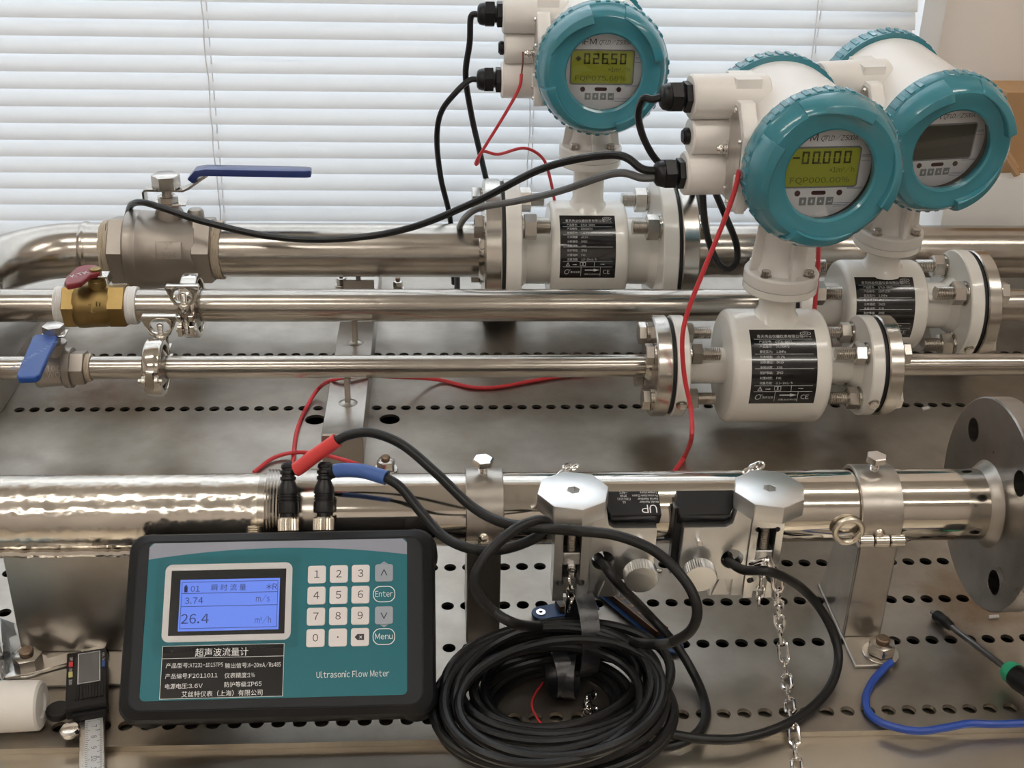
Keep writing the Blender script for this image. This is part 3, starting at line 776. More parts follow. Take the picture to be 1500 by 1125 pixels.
# --- sanitary clamps
def tri_clamp(x, y, z, R, e, label):
    """two hinged halves round the ferrules; e = -1: ears and swing bolt on the viewer's side, +1: at the back"""
    t = thing('pipe_clamp', label, 'clamp', (x, y, z))
    T = XAX(x, y, z); Fm = R + 12
    MB().lathe([(R - .5, -9), (R + 1.5, -9), (Fm - 2.6, -3.5), (Fm - 2.6, 3.5), (R + 1.5, 9), (R - .5, 9)], T, 40).build('ferrule', 'flange', t)
    B = Tm(x, y, z)
    for (a0, a1) in ((6, 174), (186, 354)):
        vs = []; fs = []; n = 18
        pr = [(Fm - 2.0, -8.0), (Fm + 3, -8.0), (Fm + 4.2, -6), (Fm + 4.2, 6), (Fm + 3, 8.0), (Fm - 2.0, 8.0), (Fm - .8, 5), (Fm - .8, -5)]
        for i in range(n + 1):
            a_ = math.radians(a0 + (a1 - a0) * i / n)
            for (r, h) in pr: vs.append((h, r * math.cos(a_), r * math.sin(a_)))
        k = len(pr)
        for i in range(n):
            for j in range(k): fs.append((i * k + j, i * k + (j + 1) % k, (i + 1) * k + (j + 1) % k, (i + 1) * k + j))
        fs += [tuple(range(k)), tuple(n * k + j for j in range(k - 1, -1, -1))]
        MB().add(vs, fs, B).build('clamp_half', 'polish', t, .6, 1)
    H = Tm(x, y - e * (Fm + 5), z)
    hg = MB()
    for s_ in (-1, 1): hg.cyl(5, s_ * 5.6 - 2, s_ * 5.6 + 2, H @ AX((0, 0, 0), (1, 0, 0)), 16, .6)
    hg.box(-3.2, 3.2, -4, 4, -7, 9, H).cyl(2.2, -11, 11, H @ AX((0, 0, 0), (1, 0, 0)), 12, .5)
    hg.build('hinge', 'polish', t)
    E_ = Tm(x, y + e * (Fm + 9), z)
    er = MB()
    for s_ in (-1, 1):
        er.box(s_ * 5.8 - 2.2, s_ * 5.8 + 2.2, -5 if e < 0 else -9, 9 if e < 0 else 5, 1, 7, E_)
        er.box(s_ * 5.8 - 2.2, s_ * 5.8 + 2.2, -5 if e < 0 else -9, 9 if e < 0 else 5, -15, -4, E_)
    er.cyl(2, -10, 10, E_ @ AX((0, 0, -10), (1, 0, 0)), 12, .4)
    er.build('ear', 'polish', t, .6, 1)
    th = [(0, -13), (3.2, -13)]
    for k in range(28): th += [(3.3, -12 + k * 1.5), (2.7, -11.25 + k * 1.5)]
    MB().lathe(th + [(0, 31)], E_, 14).build('swing_bolt', 'bolt', t, angle=20)
    MB().lathe([(3.4, 6.5), (6.4, 6.5), (6.4, 17), (5.4, 18.5), (3.4, 18.5)], E_, 20).build('nut_barrel', 'polish', t)
    F = E_ @ Rx(90)      # local (x, z) plane, thickness along y
    w_ = MB()
    outer = [(-4.5, 17), (4.5, 17), (9, 19), (12.5, 25), (15.5, 33.5), (16.5, 36.5), (15, 38.5), (-15, 38.5), (-16.5, 36.5), (-15.5, 33.5), (-12.5, 25), (-9, 19)]
    inner = [(9.2 * math.cos(2 * PI * i / 12 - PI / 2 - PI / 12), 27.3 + 8.2 * math.sin(2 * PI * i / 12 - PI / 2 - PI / 12)) for i in range(12)]
    vs = [(x_, z_, h) for h in (-3.6, 3.6) for pl_ in (outer, inner) for x_, z_ in pl_]
    fs = []
    for i in range(12):
        j = (i + 1) % 12
        fs += [(i, j, 12 + j, 12 + i), (24 + i, 36 + i, 36 + j, 24 + j), (i, 24 + i, 24 + j, j), (12 + i, 12 + j, 36 + j, 36 + i)]
    w_.add(vs, fs, F)
    w_.build('wing_nut', 'polish', t, .7, 2)
    return t
tri_clamp(X2(282), A2[0], A2[1], R2, -1, 'shiny wing-nut clamp on the middle pipe right of the brass valve')
tri_clamp(X3(229), A3[0], A3[1], R3, 1, 'shiny wing-nut clamp on the slim pipe right of the small blue-handled valve')

# ================================================================== electromagnetic flow meters
def thread_prof(r, z0, z1, pitch=1.75):
    pr = [(0, z0), (r - 1, z0)]; n = max(2, int(abs(z1 - z0) / pitch)); d = (z1 - z0) / n
    for k in range(n): pr += [(r, z0 + (k + .35) * d), (r - .9, z0 + (k + .85) * d)]
    return pr + [(r - 1, z1), (0, z1)]
SEG = {'0': 'abcdef', '1': 'bc', '2': 'abged', '3': 'abgcd', '4': 'fgbc', '5': 'afgcd', '6': 'afgedc', '7': 'abc', '8': 'abcdefg', '9': 'abcdfg', '-': 'g'}
def seg_digit(mb, ch, x, z, w, h, t, y):
    R = {'a': (0, w, h - t, h), 'g': (0, w, h / 2 - t / 2, h / 2 + t / 2), 'd': (0, w, 0, t), 'f': (0, t, h / 2, h), 'b': (w - t, w, h / 2, h), 'e': (0, t, 0, h / 2), 'c': (w - t, w, 0, h / 2)}
    if ch == '+':
        mb.box(x, x + w * .8, y, y + .1, z + h / 2 - t / 2, z + h / 2 + t / 2); mb.box(x + w * .4 - t / 2, x + w * .4 + t / 2, y, y + .1, z + h * .28, z + h * .72); return
    g = t * .14
    for s in SEG.get(ch, ''):
        a, b, c, d = R[s]; mb.box(x + a + g, x + b - g, y, y + .1, z + c + g, z + d - g)
def TXZ(x, y, z): return Tm(x, y, z) @ Rx(90)     # flat lettering facing -y

def flow_meter(key, label, name3, number, rng, lcd, dn):
    d = MET[key]
    t = thing('flow_meter', label, 'flow meter', (d['x'], d['y'], d['z']))
    o = Vector((d['x'], d['y'], d['z']))
    t.rotation_euler = (math.radians(d['tilt']), 0, 0)
    def bd(mb, name, mat, par=t, **k): return mb.build(name, mat, par, local=True, **k)
    br, bl, fr_, (fa, fb), tr_, bc, br_ = d['br'], d['bl'], d['fr'], d['fx'], d['tr'], d['bc'], d['bolt']
    XA = AX((0, 0, 0), (1, 0, 0))
    # body drum with rounded rims
    rr = 6
    pr = [(tr_, -bl + 1), (br - rr, -bl)] + [(br - rr + rr * math.sin(a), -bl + rr - rr * math.cos(a)) for a in [PI / 8 * i for i in range(1, 5)]]
    pr += [(br - rr + rr * math.cos(a), bl - rr + rr * math.sin(a)) for a in [PI / 8 * i for i in range(0, 5)]] + [(tr_, bl - 1)]
    bd(MB().lathe(pr, XA, 64), 'drum', 'white')
    bd(MB().lathe([(tr_, -fa - 1), (tr_, fa + 1)], XA, 48), 'measuring_tube', 'white')
    for s in (-1, 1):
        mb = MB(); flange_ring(mb, s * (fa + fb) / 2, 0, 0, fr_, tr_ - 2, fb - fa)
        mb.lathe([(tr_ + 6, 0), (tr_, -s * 8)], XAX(s * fa, 0, 0), 40)
        f_ = bd(mb, 'flange', 'white')
        mb = MB(); flange_ring(mb, s * (fb + GT / 2), 0, 0, fr_ - 2.5, tr_ - 2, GT - .2); bd(mb, 'gasket', 'gasket')
        # earthing screw on the rim
        a_ = math.radians(-22)
        T = AX((s * (fa + fb) / 2, -(fr_ - .3) * math.cos(a_), (fr_ - .3) * math.sin(a_)), (0, -math.cos(a_), math.sin(a_)))
        e_ = bd(MB().cyl(5.4, 0, 1.2, T, 20).cyl(4.4, 1.2, 3.6, T, 20, .6), 'earth_screw', 'bolt', f_)
        for k in range(4):
            a_ = math.radians(45 + 90 * k); yb, zb = bc * math.cos(a_), bc * math.sin(a_)
            T = AX((0, yb, zb), (s, 0, 0)) @ Rz(random.uniform(0, 60))
            xo = fb + GT + ST[key]; ln = max(bl + 2, fa - 2.0 * br_ - 18)
            bo = MB().lathe(thread_prof(br_, ln, xo, 1.7), T, 20)
            bo.hex(br_ * 1.5, xo + 1.6, xo + 1.6 + br_ * 1.25, T, 1.2); bo.cyl(br_ * 1.75, xo + .1, xo + 1.6, T, 24)
            bo_ = bd(bo, 'flange_bolt', 'bolt', angle=25)
            bd(MB().hex(br_ * 1.5, fa - 2.6 - br_ * 1.7, fa - 2.6, T @ Rz(20), 1.2), 'nut', 'bolt', bo_)
            bd(MB().cyl(br_ * 1.8, fa - 1.5, fa - .1, T, 24).cyl(br_ * 1.5, fa - 2.6, fa - 1.5, T, 24), 'washer', 'bolt', bo_)
    # neck and its joint
    z0, z1, z2 = d['seam']
    bd(MB().lathe([(24, br - 5), (20.5, br - .5), (18, br + 3), (16.8, br + 7), (16.8, z0)], None, 36), 'neck', 'white')
    bd(MB().lathe([(16, z0), (32, z0), (33.5, z0 + 1.5), (33.5, z1 - .4), (16, z1 - .4)], None, 48), 'neck_flange', 'white')
    bd(MB().lathe([(16, z1), (33.2, z1), (33.5, z1 + .6), (33.5, z2 - 2), (32, z2), (10, z2)], None, 48), 'head_flange', 'whitehead')
    for k in range(4):
        a_ = math.radians(45 + 90 * k); T = Tm(27.5 * math.cos(a_), 27.5 * math.sin(a_), 0)
        bd(MB().cyl(5.4, z2, z2 + 1.2, T, 20).cyl(4.2, z2 + 1.2, z2 + 6, T, 16, .6), 'neck_screw', 'bolt')
    # converter head; everything from here turns with the head
    hc = d['hc']; HY = Rz(d['yaw'])
    def hd(mb, name, mat, par=t, **k):
        mb.v = [HY @ v for v in mb.v]; return bd(mb, name, mat, par, **k)
    pd = MB().lathe([(24, z2 - .5), (21, z2 + 8), (19, hc - 58), (24, hc - 46)], None, 32)
    for a_ in (0, 90, 180, 270):
        pd.prism([(17, z2 - .2), (30.5, z2 - .2), (24, hc - 50), (17, hc - 50)], -2, 2, Rz(a_) @ Rx(90))
    hd(pd, 'pedestal', 'whitehead')
    YA = AX((0, 0, hc), (0, -1, 0), (0, 0, 1))           # local z towards the viewer, local y up
    hd(MB().lathe([(40, -63), (60.5, -63), (61.5, -58), (60.5, -20), (60, 20), (61, 44), (61.5, 47), (40, 47)], YA, 64), 'housing', 'whitehead')
    # rear cover
    rc = MB().lathe([(0, -92), (40, -91), (58, -88), (64, -82), (65.5, -78), (65.5, -63.3), (50, -63.3)], YA, 64)
    rcv = hd(rc, 'rear_cover', 'teal')
    def ridges(par, box, skip, rot, bev):
        proto = None
        for k in range(44):
            if k % 11 in skip: continue
            if proto is None: ob = proto = bd(MB().box(*box), 'grip_ridge', 'teal', par, bevel=bev, seg=1)
            else:
                ob = proto.copy(); COL.objects.link(ob); ob.parent = par; ORG[ob.name] = ORG[proto.name]
            mm = HY @ YA @ Rz(k * 360 / 44 + rot); mm.translation = mm.translation * MM; ob.matrix_basis = mm
    ridges(rcv, (-2.3, 2.3, 64.6, 66.3, -79, -66), (), 0, .4)
    # front cover
    fc = MB().lathe([(50, 47.3), (65.5, 47.3), (66, 48.5), (66, 62), (64.5, 64.5), (63, 66), (61.5, 70), (58.5, 76), (55, 78.5), (50, 78.5), (46.5, 77.0), (39.5, 77.0), (37.6, 75.5), (37.6, 70), (42.5, 70), (42.5, 50)], YA, 80)
    fcv = hd(fc, 'front_cover', 'teal')
    ridges(fcv, (-2.4, 2.4, 65.0, 67.0, 49.5, 62.5), (0, 1), d['crot'], .6)
    # four raised lugs with a stepped clockwise end and a tapering start
    for k in range(4):
        vs = []; fs = []; n = 16; end = d['crot'] + 90 * k; span = 58
        for i in range(n + 1):
            f_ = i / n; a_ = math.radians(end + span * f_); h = 7.0 * (1 - f_ ** 2.2) + .15
            ri = 49 + 5 * f_ ** 1.5
            for (r, hh) in ((ri, 76.4), (ri + .8, 78.2 + h * .9), (ri + 2, 78.3 + h), (59.0, 76.0 + h * 1.05), (62.8, 69.5 + h * .8), (65.2, 64.5), (60, 62)):
                vs.append((r * math.cos(a_), r * math.sin(a_), hh))
        for i in range(n):
            for j in range(7): fs.append((i * 7 + j, i * 7 + (j + 1) % 7, (i + 1) * 7 + (j + 1) % 7, (i + 1) * 7 + j))
        fs += [tuple(range(7)), tuple(n * 7 + j for j in range(6, -1, -1))]
        hd(MB().add(vs, fs, YA), 'lug', 'teal', fcv, bevel=.5, seg=2, angle=40)
    hd(MB().cyl(42.3, 72.0, 73.5, YA, 48), 'window_glass', 'glass', fcv)
    # display behind the glass
    hd(MB().lathe([(42.4, 51), (42.4, 69.5), (44.5, 69.5), (44.5, 51)], YA, 48), 'bore_ring', 'bore', fcv)
    yf = -58.0
    fp = hd(MB().cyl(42.2, 54, 58, YA, 56), 'display_plate', 'faceplate')
    hd(MB().prism(rrect(64, 35, 3, 4, 0, hc + 1.5), .0, .5, TXZ(0, yf, 0)), 'display_frame', 'lcdframe', fp, smooth=False)
    hd(MB().prism(rrect(61, 32, 1.5, 3, 0, hc + 1.5), .5, .8, TXZ(0, yf, 0)), 'display', 'lcd' if lcd else 'lcdoff', fp, smooth=False)
    pr_ = MB()
    pr_.add(*text('EMFM', 8.0, 'RIGHT', fit=26), TXZ(-6.5, yf - .15, hc + 26.5))
    pr_.add(*text('QTLD/Z500A', 5.6, 'LEFT', shear=.28, fit=31), TXZ(-4.5, yf - .15, hc + 26.0))
    hd(pr_, 'title_print', 'darkprint', fp, smooth=False)
    ln = MB()
    for zz in (10, 11.2, 6.5, -16.4, -17.6, -29.5, -31, -32.5):
        w_ = math.sqrt(41.5 ** 2 - zz * zz)
        a0 = 33 if zz > -15 else (24 if zz > -20 else 14); ln.box(a0, w_, yf - .12, yf, hc + zz - .18, hc + zz + .18)
    hd(ln, 'line_print', 'faceline', fp, smooth=False)
    ld = MB()
    for x in (-18.5, 18): ld.cyl(2.5, 0, .4, AX((x, yf, hc - 20.6), (0, -1, 0)), 20)
    ld.prism(rrect(12.5, 3.4, 1.6, 4, -.2, hc - 20.4), 0, .4, TXZ(0, yf, 0))
    hd(ld, 'indicator', 'led', fp, smooth=False)
    for i, x in enumerate((-13, -5.3, 2.6, 10.4)):
        kb = hd(MB().box(x - 3, x + 3, yf - .4, yf, hc - 31, hc - 24.2), 'key', 'keygrey', fp, smooth=False)
        ic = MB()
        c = (x, hc - 27.6)
        if i == 0: pts = [(-1.3, -.2), (0, 1.8), (1.3, -.2), (.5, -.2), (.5, -1.8), (-.5, -1.8), (-.5, -.2)]
        elif i == 1: pts = [(-1.3, .2), (-.5, .2), (-.5, 1.8), (.5, 1.8), (.5, .2), (1.3, .2), (0, -1.8)]
        elif i == 2: pts = [(-1.1, -1), (0, 1.6), (1.1, -1)]
        else: pts = [(-1.8, -.6), (-.8, .4), (-.8, -.2), (1.2, -.2), (1.2, 1.2), (1.8, 1.2), (1.8, -1), (-.8, -1), (-.8, -1.6)]
        ic.prism([(p[0], p[1]) for p in pts], .4, .5, TXZ(c[0], yf, c[1]))
        hd(ic, 'key_icon', 'faceplate', fp, smooth=False)
    if lcd:
        ik = MB()
        x = -27.0
        big, small = lcd
        seq = list(big)
        for ch in seq:
            if ch == '.':
                ik.box(x - 2.2, x - .9, yf - .95, yf - .85, hc + 4.4, hc + 5.7); continue
            seg_digit(ik, ch, x, hc + 4.4, 6.8, 11.2, 2.2, yf - .95); x += 9.0 if ch not in '+-' else 8.0
        ik.add(*text('×1m³/h', 5.8, 'LEFT', fit=22), TXZ(6, yf - .9, hc - .6))
        ik.add(*text(small, 6.6, 'LEFT', fit=52), TXZ(-27, yf - .9, hc - 9.2))
        hd(ik, 'display_digits', 'lcdink', fp, smooth=False)
    # terminal block with three lobes on the left
    lx0 = -97
    tb = MB()
    lz = d['lz']
    for zz, r in ((lz[0], 19), (lz[1], 16), (lz[2], 19)):
        tb.cyl(r, lx0 + (0 if r > 17 else 2.5), -30, AX((0, 12, hc + zz), (1, 0, 0)), 32, 1.6)
    tb.box(-62, -40, -4, 28, hc + lz[2] - 18, hc + lz[0] + 18)
    tbo = hd(tb, 'terminal_block', 'whitehead')
    for zz in (lz[0], lz[2]):
        T = AX((lx0 + .3, 12, hc + zz), (-1, 0, 0))
        g = MB().hex(11.8, 0, 5.8, T, .8).cyl(8.5, 5.8, 8.4, T, 24)
        g.hex(11.9, 8.2, 18, T @ Rz(15), .8).lathe([(0, 17.5), (11.4, 17.5), (11.4, 20), (10.4, 23.5), (8, 25.5), (4, 26), (0, 26)], T, 24)
        hd(g, 'cable_gland', 'black')
    T = AX((lx0 + 2.7, 12, hc + lz[1]), (-1, 0, 0))
    hd(MB().cyl(7.2, 0, 5, T, 24, 1).cyl(5.5, 5, 6, T, 20), 'blanking_plug', 'black')
    # nameplate pad on the left flank
    pad = MB().prism([(-41, hc - 34), (-26, hc - 47), (-12, hc - 47), (-2, hc - 30), (-2, hc + 32), (-12, hc + 46), (-22, hc + 46), (-41, hc + 22)], 50, 63.5, Matrix(((0, 0, -1, 0), (1, 0, 0, 0), (0, 1, 0, 0), (0, 0, 0, 1))))
    pdo = hd(pad, 'nameplate_pad', 'whitehead', bevel=1.5)
    np_ = hd(MB().prism([(-38, hc - 31), (-25, hc - 43), (-13, hc - 43), (-5, hc - 28), (-5, hc + 30), (-13, hc + 42), (-21, hc + 42), (-38, hc + 20)], 63.6, 64.4, Matrix(((0, 0, -1, 0), (1, 0, 0, 0), (0, 1, 0, 0), (0, 0, 0, 1)))), 'nameplate', 'plate', pdo, smooth=False)
    for (yy, zz) in ((-17, 39), (-35, 17), (-8, -31), (-19, -40)):
        hd(MB().sphere(2.4, Tm(-64.6, yy, hc + zz), 12, 6), 'nameplate_screw', 'chrome', pdo)
    # etched rows too fine to read are left to the plate's texture
    ES = AX((-61, -3, hc + 2), (-1, 0, 0))
    hd(MB().box(-66, -55, -9, 3, hc - 6, hc + 10).cyl(4.4, 5, 7, ES, 20).cyl(3.2, 7, 13, ES, 16, .5).hex(4.2, 8.5, 11, ES), 'earth_terminal', 'chrome', bevel=.4, seg=1)
    hd(MB().box(-68, -56, -47, -37, hc - 22, hc - 10).box(-66, -58, -46, -38, hc - 42, hc - 22), 'lock_lug', 'whitehead', bevel=1.2)
    hd(MB().cyl(2.0, 0, .5, AX((-62, -47, hc - 16), (0, -1, 0)), 16), 'lock_hole', 'bore')
    # black rating label wrapped round the drum
    ph = {'rear': 27, 'front': 25, 'mid': 25}[key]
    lx = {'rear': -3, 'front': 0, 'mid': -4}[key]
    LW, LH = 60.0, 72.0
    if key == 'mid': LH = 66
    la = bd(curved_plate(MB(), lx, br, ph, LW, LH, 0, 0, -.5, .2, 18), 'rating_label', 'label', bevel=0)
    q = MB(); k_ = LH / 72.0
    def put(s, x, yy, size, al='LEFT', **kk): on_cyl(q, text(s, size, al, **kk), lx + x, br, ph + math.degrees(yy * k_ / br), 0, 0, .35)
    def bar(x0, x1, yy, h=.35):
        vs, fs = gridrect(x1 - x0, h, 1, 2); on_cyl(q, (vs, fs), lx + (x0 + x1) / 2, br, ph + math.degrees(yy * k_ / br), 0, 0, .35)
    put('青天伟业仪器仪表有限公司', -24, 28.5, 3.55, bold=.012)
    fields = [('产品型号:', 'QTLD-' + dn), ('产品编号:', number), ('额定压力:', '1.6MPa'), ('仪表精度:', '±0.2%'), ('公称通径:', dn), ('电极材质:', '316L'), ('防护等级:', 'IP65'), ('衬里材质:', 'F46'), ('流量范围:', rng)]
    for i, (a_, b_) in enumerate(fields):
        yy = 23.2 - i * 4.75; put(a_, -22.5, yy, 2.75, bold=.006); put(b_, -7.5, yy, 2.9, xs=.85)
    for yy in (25.7, 21.0, 11.5, -1.6, -17.2, -23.0): bar(-27, 26.5, yy)
    # mark in the corner, warning row, logo, arrow and CE
    vs, fs = [], []
    for i in range(24):
        a_ = 2 * PI * i / 24; vs += [(5.0 * math.cos(a_), 2.0 * math.sin(a_), 0), (4.6 * math.cos(a_), 1.65 * math.sin(a_), 0)]
    fs = [(2 * i, 2 * i + 1, (2 * i + 3) % 48, (2 * i + 2) % 48) for i in range(24)]
    on_cyl(q, (vs, fs), lx + 21.2, br, ph + math.degrees(31.6 * k_ / br), 0, 0, .35)
    put('CPA', 21.2, 31.6, 2.6, 'CENTER'); put('2021F139-42', 21.2, 28.2, 1.9, 'CENTER', fit=9.5)
    tri = [(-2.4, -2, 0), (2.4, -2, 0), (0, 2.2, 0), (-1.6, -1.5, 0), (1.6, -1.5, 0), (0, 1.3, 0)]
    on_cyl(q, (tri, [(0, 1, 4, 3), (1, 2, 5, 4), (2, 0, 3, 5)]), lx - 21.5, br, ph + math.degrees(-20.2 * k_ / br), 0, 0, .35); put('!', -21.5, -20.5, 2.4, 'CENTER')
    def arrow(x, yy, L, h):
        on_cyl(q, ([(-L / 2, -h * .2, 0), (L * .1, -h * .2, 0), (L * .1, -h * .5, 0), (L / 2, 0, 0), (L * .1, h * .5, 0), (L * .1, h * .2, 0), (-L / 2, h * .2, 0)], [(0, 1, 2, 3, 4, 5, 6)]), lx + x, br, ph + math.degrees(yy * k_ / br), 0, 0, .35)
    arrow(-14, -20.5, 5, 1.4); arrow(16, -20, 5, 1.2); arrow(5.0, -26.6, 16, 3.2)
    for (x0, x1) in ((-8.5, -5.6), (-5.2, -2.3)):
        on_cyl(q, ([(x0, -2, 0), (x1, -2, 0), (x1, 2, 0), (x0, 2, 0), (x0 + .4, -1.6, 0), (x1 - .4, -1.6, 0), (x1 - .4, 1.6, 0), (x0 + .4, 1.6, 0)], [(0, 1, 5, 4), (1, 2, 6, 5), (2, 3, 7, 6), (3, 0, 4, 7)]), lx, br, ph + math.degrees(-19.8 * k_ / br), 0, 0, .35)
    put('C', -25.5, -28.6, 7.5, shear=.2); put('T', -21.8, -28.3, 5.6, shear=.2); put('青天仪表', -18.6, -29.0, 2.6); put('日期:2025年02月', 5.4, -31.5, 2.2, 'CENTER'); put('CE', 20.5, -28.6, 6.2, 'CENTER')
    for (x, a_, b_) in ((7, -17.4, -22.8), (-7.2, -23.2, -33.5), (13.8, -23.2, -33.5)):
        vs, fs = gridrect(.35, abs(a_ - b_), 1, 6); on_cyl(q, (vs, fs), lx + x, br, ph + math.degrees((a_ + b_) / 2 * k_ / br), 0, 0, .35)
    bd(q, 'label_print', 'print', la, smooth=False)
    return t
flow_meter('rear', 'rear teal-faced flow meter reading +026.50, on the thick pipe before the blind', 'a', '22020574', '3.5-35m3/h', ('+026.50', 'FQP075.68%'), 'DN50')
flow_meter('mid', 'teal-faced flow meter with blank grey screen, on the middle pipe', 'b', '21071234', '0.9-9m3/h', None, 'DN25')
flow_meter('front', 'teal-faced flow meter reading -00.000, mounted on the slim pipe', 'c', '24122872', '0.3-3m3/h', ('-00.000', 'FQP000.00%'), 'DN15')

# ================================================================== front pipe run
fy, fz, fR = FP
xq = XF(393); xe = PY(1443, 740, fy).x
t = thing('front_pipe', 'thick rough-surfaced steel pipe running behind the handheld flow meter box', 'pipe', (xq - 200, fy, fz))
MB().cyl(fR + .9, -620, xq, AX((0, fy, fz), (1, 0, 0)), 64).build('pipe', 'rough', t)
MB().cyl(fR + 1.15, XF(383), XF(393) - .5, AX((0, fy, fz), (1, 0, 0)), 64).build('end_ring', 'pipe', t)
t = thing('pipe_coupling', 'wide turned steel coupling around the front pipe behind the two black plugs', 'coupling', (XF(435), fy, fz))
cp = [(fR, XF(394))] + [(fR + 3.6 - (.5 if i % 2 else 0), XF(394) + i * 1.1) for i in range(14)] + [(fR + 3.6, XF(394) + 16), (fR + 3.6, XF(480)), (fR, XF(480))]
MB().lathe(cp, AX((0, fy, fz), (1, 0, 0)), 64).build('coupling_body', 'pipe', t, angle=25)
MB().box(XF(476), XF(480), fy - 4, fy + 4, fz + fR + 3, fz + fR + 10).build('coupling_lug', 'pipe', t, .6, 1)
t = thing('polished_pipe', 'thick mirror-polished steel pipe carrying the two clamp-on sensors, ending in a round flange', 'pipe', (200, fy, fz))
MB().cyl(fR, XF(480), xe + 4, AX((0, fy, fz), (1, 0, 0)), 72).build('pipe', 'polish', t)
fm = MB().cyl(77, xe, xe + 17, AX((0, fy, fz), (1, 0, 0)), 72, 1.0)
fl_ = fm.build('flange', 'darkflange', t)
hs = []
for a_ in (42, 133, -131, -48):
    a_ = math.radians(a_)
    hs.append(MB().cyl(9, xe - 5, xe + 30, AX((0, fy + 56 * math.cos(a_) * 1.0, fz + 56 * math.sin(a_)), (1, 0, 0)), 24))
def cutp(ob, cutters, org):
    for c_ in cutters: c_.v = [v - org for v in c_.v]
    cs = []
    for c_ in cutters:
        c = c_.build('cutter', 'bolt', smooth=False); c.location = org * MM; cs.append(c)
        md = ob.modifiers.new('cut', 'BOOLEAN'); md.operation = 'DIFFERENCE'; md.object = c; md.solver = 'EXACT'
    dg = bpy.context.evaluated_depsgraph_get(); dg.update()
    me = bpy.data.meshes.new_from_object(ob.evaluated_get(dg)); ob.modifiers.clear(); ob.data = me
    for c in cs:
        m_ = c.data; bpy.data.objects.remove(c); bpy.data.meshes.remove(m_)
    me.polygons.foreach_set('use_smooth', [True] * len(me.polygons)); me.set_sharp_from_angle(angle=math.radians(35))
    return ob
cutp(fl_, hs, ORG[t.name])
MB().lathe([(fR + .05, -7), (fR + 1.6, -5.5), (fR + 3.6, -2), (fR + 6, 0)], XAX(xe, fy, fz), 56).build('weld', 'bracket', t)
t = thing('mating_flange', 'second round flange butted against the big drilled flange', 'flange', (xe + 30, fy, fz))
MB().cyl(73, xe + 19.5, xe + 36, AX((0, fy, fz), (1, 0, 0)), 64, 1).build('flange', 'flange', t)
MB().cyl(60, xe + 17.2, xe + 19.4, AX((0, fy, fz), (1, 0, 0)), 48).build('gasket', 'gasket', t)
MB().cyl(fR, xe + 36, 800, AX((0, fy, fz), (1, 0, 0)), 48).build('pipe', 'pipe', t)

# --- hinged pipe stands
def arc_band(mb, x0, x1, r0, r1, a0, a1, n=28):
    vs = []; fs = []
    for i in range(n + 1):
        a_ = math.radians(a0 + (a1 - a0) * i / n)
        for (x, r) in ((x0, r0), (x1, r0), (x1, r1), (x0, r1)): vs.append((x, fy - r * math.cos(a_), fz + r * math.sin(a_)))
    for i in range(n):
        for j in range(4): fs.append((i * 4 + j, i * 4 + (j + 1) % 4, (i + 1) * 4 + (j + 1) % 4, (i + 1) * 4 + j))
    fs += [(0, 1, 2, 3), tuple(n * 4 + j for j in (3, 2, 1, 0))]
    return mb.add(vs, fs)
def stand(x0, x1, label, pull_pin, footx=0, px_=0):
    xc = (x0 + x1) / 2
    t = thing('pipe_stand', label, 'pipe stand', (xc, fy, 0))
    r = fR + .6; hz_ = fz - 8; ang = -14
    MB().add([], [])
    arc_band(MB(), x0, x1, r, r + 3, ang, 196).build('band', 'bracket', t, .5, 1)
    arc_band(MB(), x0 + 2, x1 - 2, r, r + 3, 200, 340).build('saddle', 'bracket', t, .5, 1)
    hy, hzz = fy - (r + 4.6) * math.cos(math.radians(ang - 6)), fz + (r + 4.6) * math.sin(math.radians(ang - 6))
    kn = 3; w = (x1 - x0 + 4) / kn
    for i in range(kn):
        MB().cyl(5.0, x0 - 1 + i * w + .3, x0 - 1 + (i + 1) * w - .3, AX((0, hy, hzz), (1, 0, 0)), 24, .7).build('knuckle', 'polish', t)
    MB().sphere(4.2, Tm(xc - 1, hy + 1, hzz + 6), 16, 8).build('rivet', 'nickel', t)
    # top bolt
    T = Tm(xc - 1, fy, 0)
    th = MB().lathe(thread_prof(3.2, fz + r + 2, fz + r + 10, 1.2), T, 16).hex(6.4, fz + r + 10, fz + r + 15, T @ Rz(10), .8)
    th.build('top_bolt', 'chrome', t, angle=25)
    # post: folded plate with foot
    yp = 713.0
    MB().box(x0 + 1 + px_, x1 - 1 + px_, yp, yp + 3, 3, fz - 17.5).build('post_plate', 'bracket', t, .8, 1)
    for xs_ in ((x0 + 1 + px_, x0 + 3.6 + px_), (x1 - 3.6 + px_, x1 - 1 + px_)):
        mb = MB().prism([(yp + 3.1, 3), (yp + 62, 3), (yp + 46, fz - r - 3.4), (yp + 10, fz - r - 3.0), (yp + 3.1, fz - 18.5)], xs_[0], xs_[1], Matrix(((0, 0, 1, 0), (1, 0, 0, 0), (0, 1, 0, 0), (0, 0, 0, 1))))
        mb.build('side_plate', 'bracket', t, .5, 1)
    MB().box(x0 + 1 + footx, x1 + footx, 681, yp + 66, .2, 3).build('foot', 'bracket', t, .5, 1)
    if pull_pin:
        ex_, ez_ = PY(1243, 778, hy).x, PY(1243, 778, hy).z
        ring = [(ex_ + 9.4 * math.cos(2 * PI * i / 36), hy, ez_ + 9.4 * math.sin(2 * PI * i / 36)) for i in range(36)]
        pn = MB().tube(ring, 2.2, 12, closed=True)
        pn.tube([(ex_ + 9, hy, ez_ - 1), (x0 - 4, hy, hzz + .5), (x0 + 2, hy, hzz)], 2.2, 12)
        pn.build('pull_ring', 'nickel', t)
        MB().lathe([(0, x1 + 8), (1.2, x1 + 6), (3.4, x1 + 2), (3.4, x1 - 4)], AX((0, hy, hzz), (1, 0, 0)), 16).build('pin_tip', 'nickel', t)
    return t
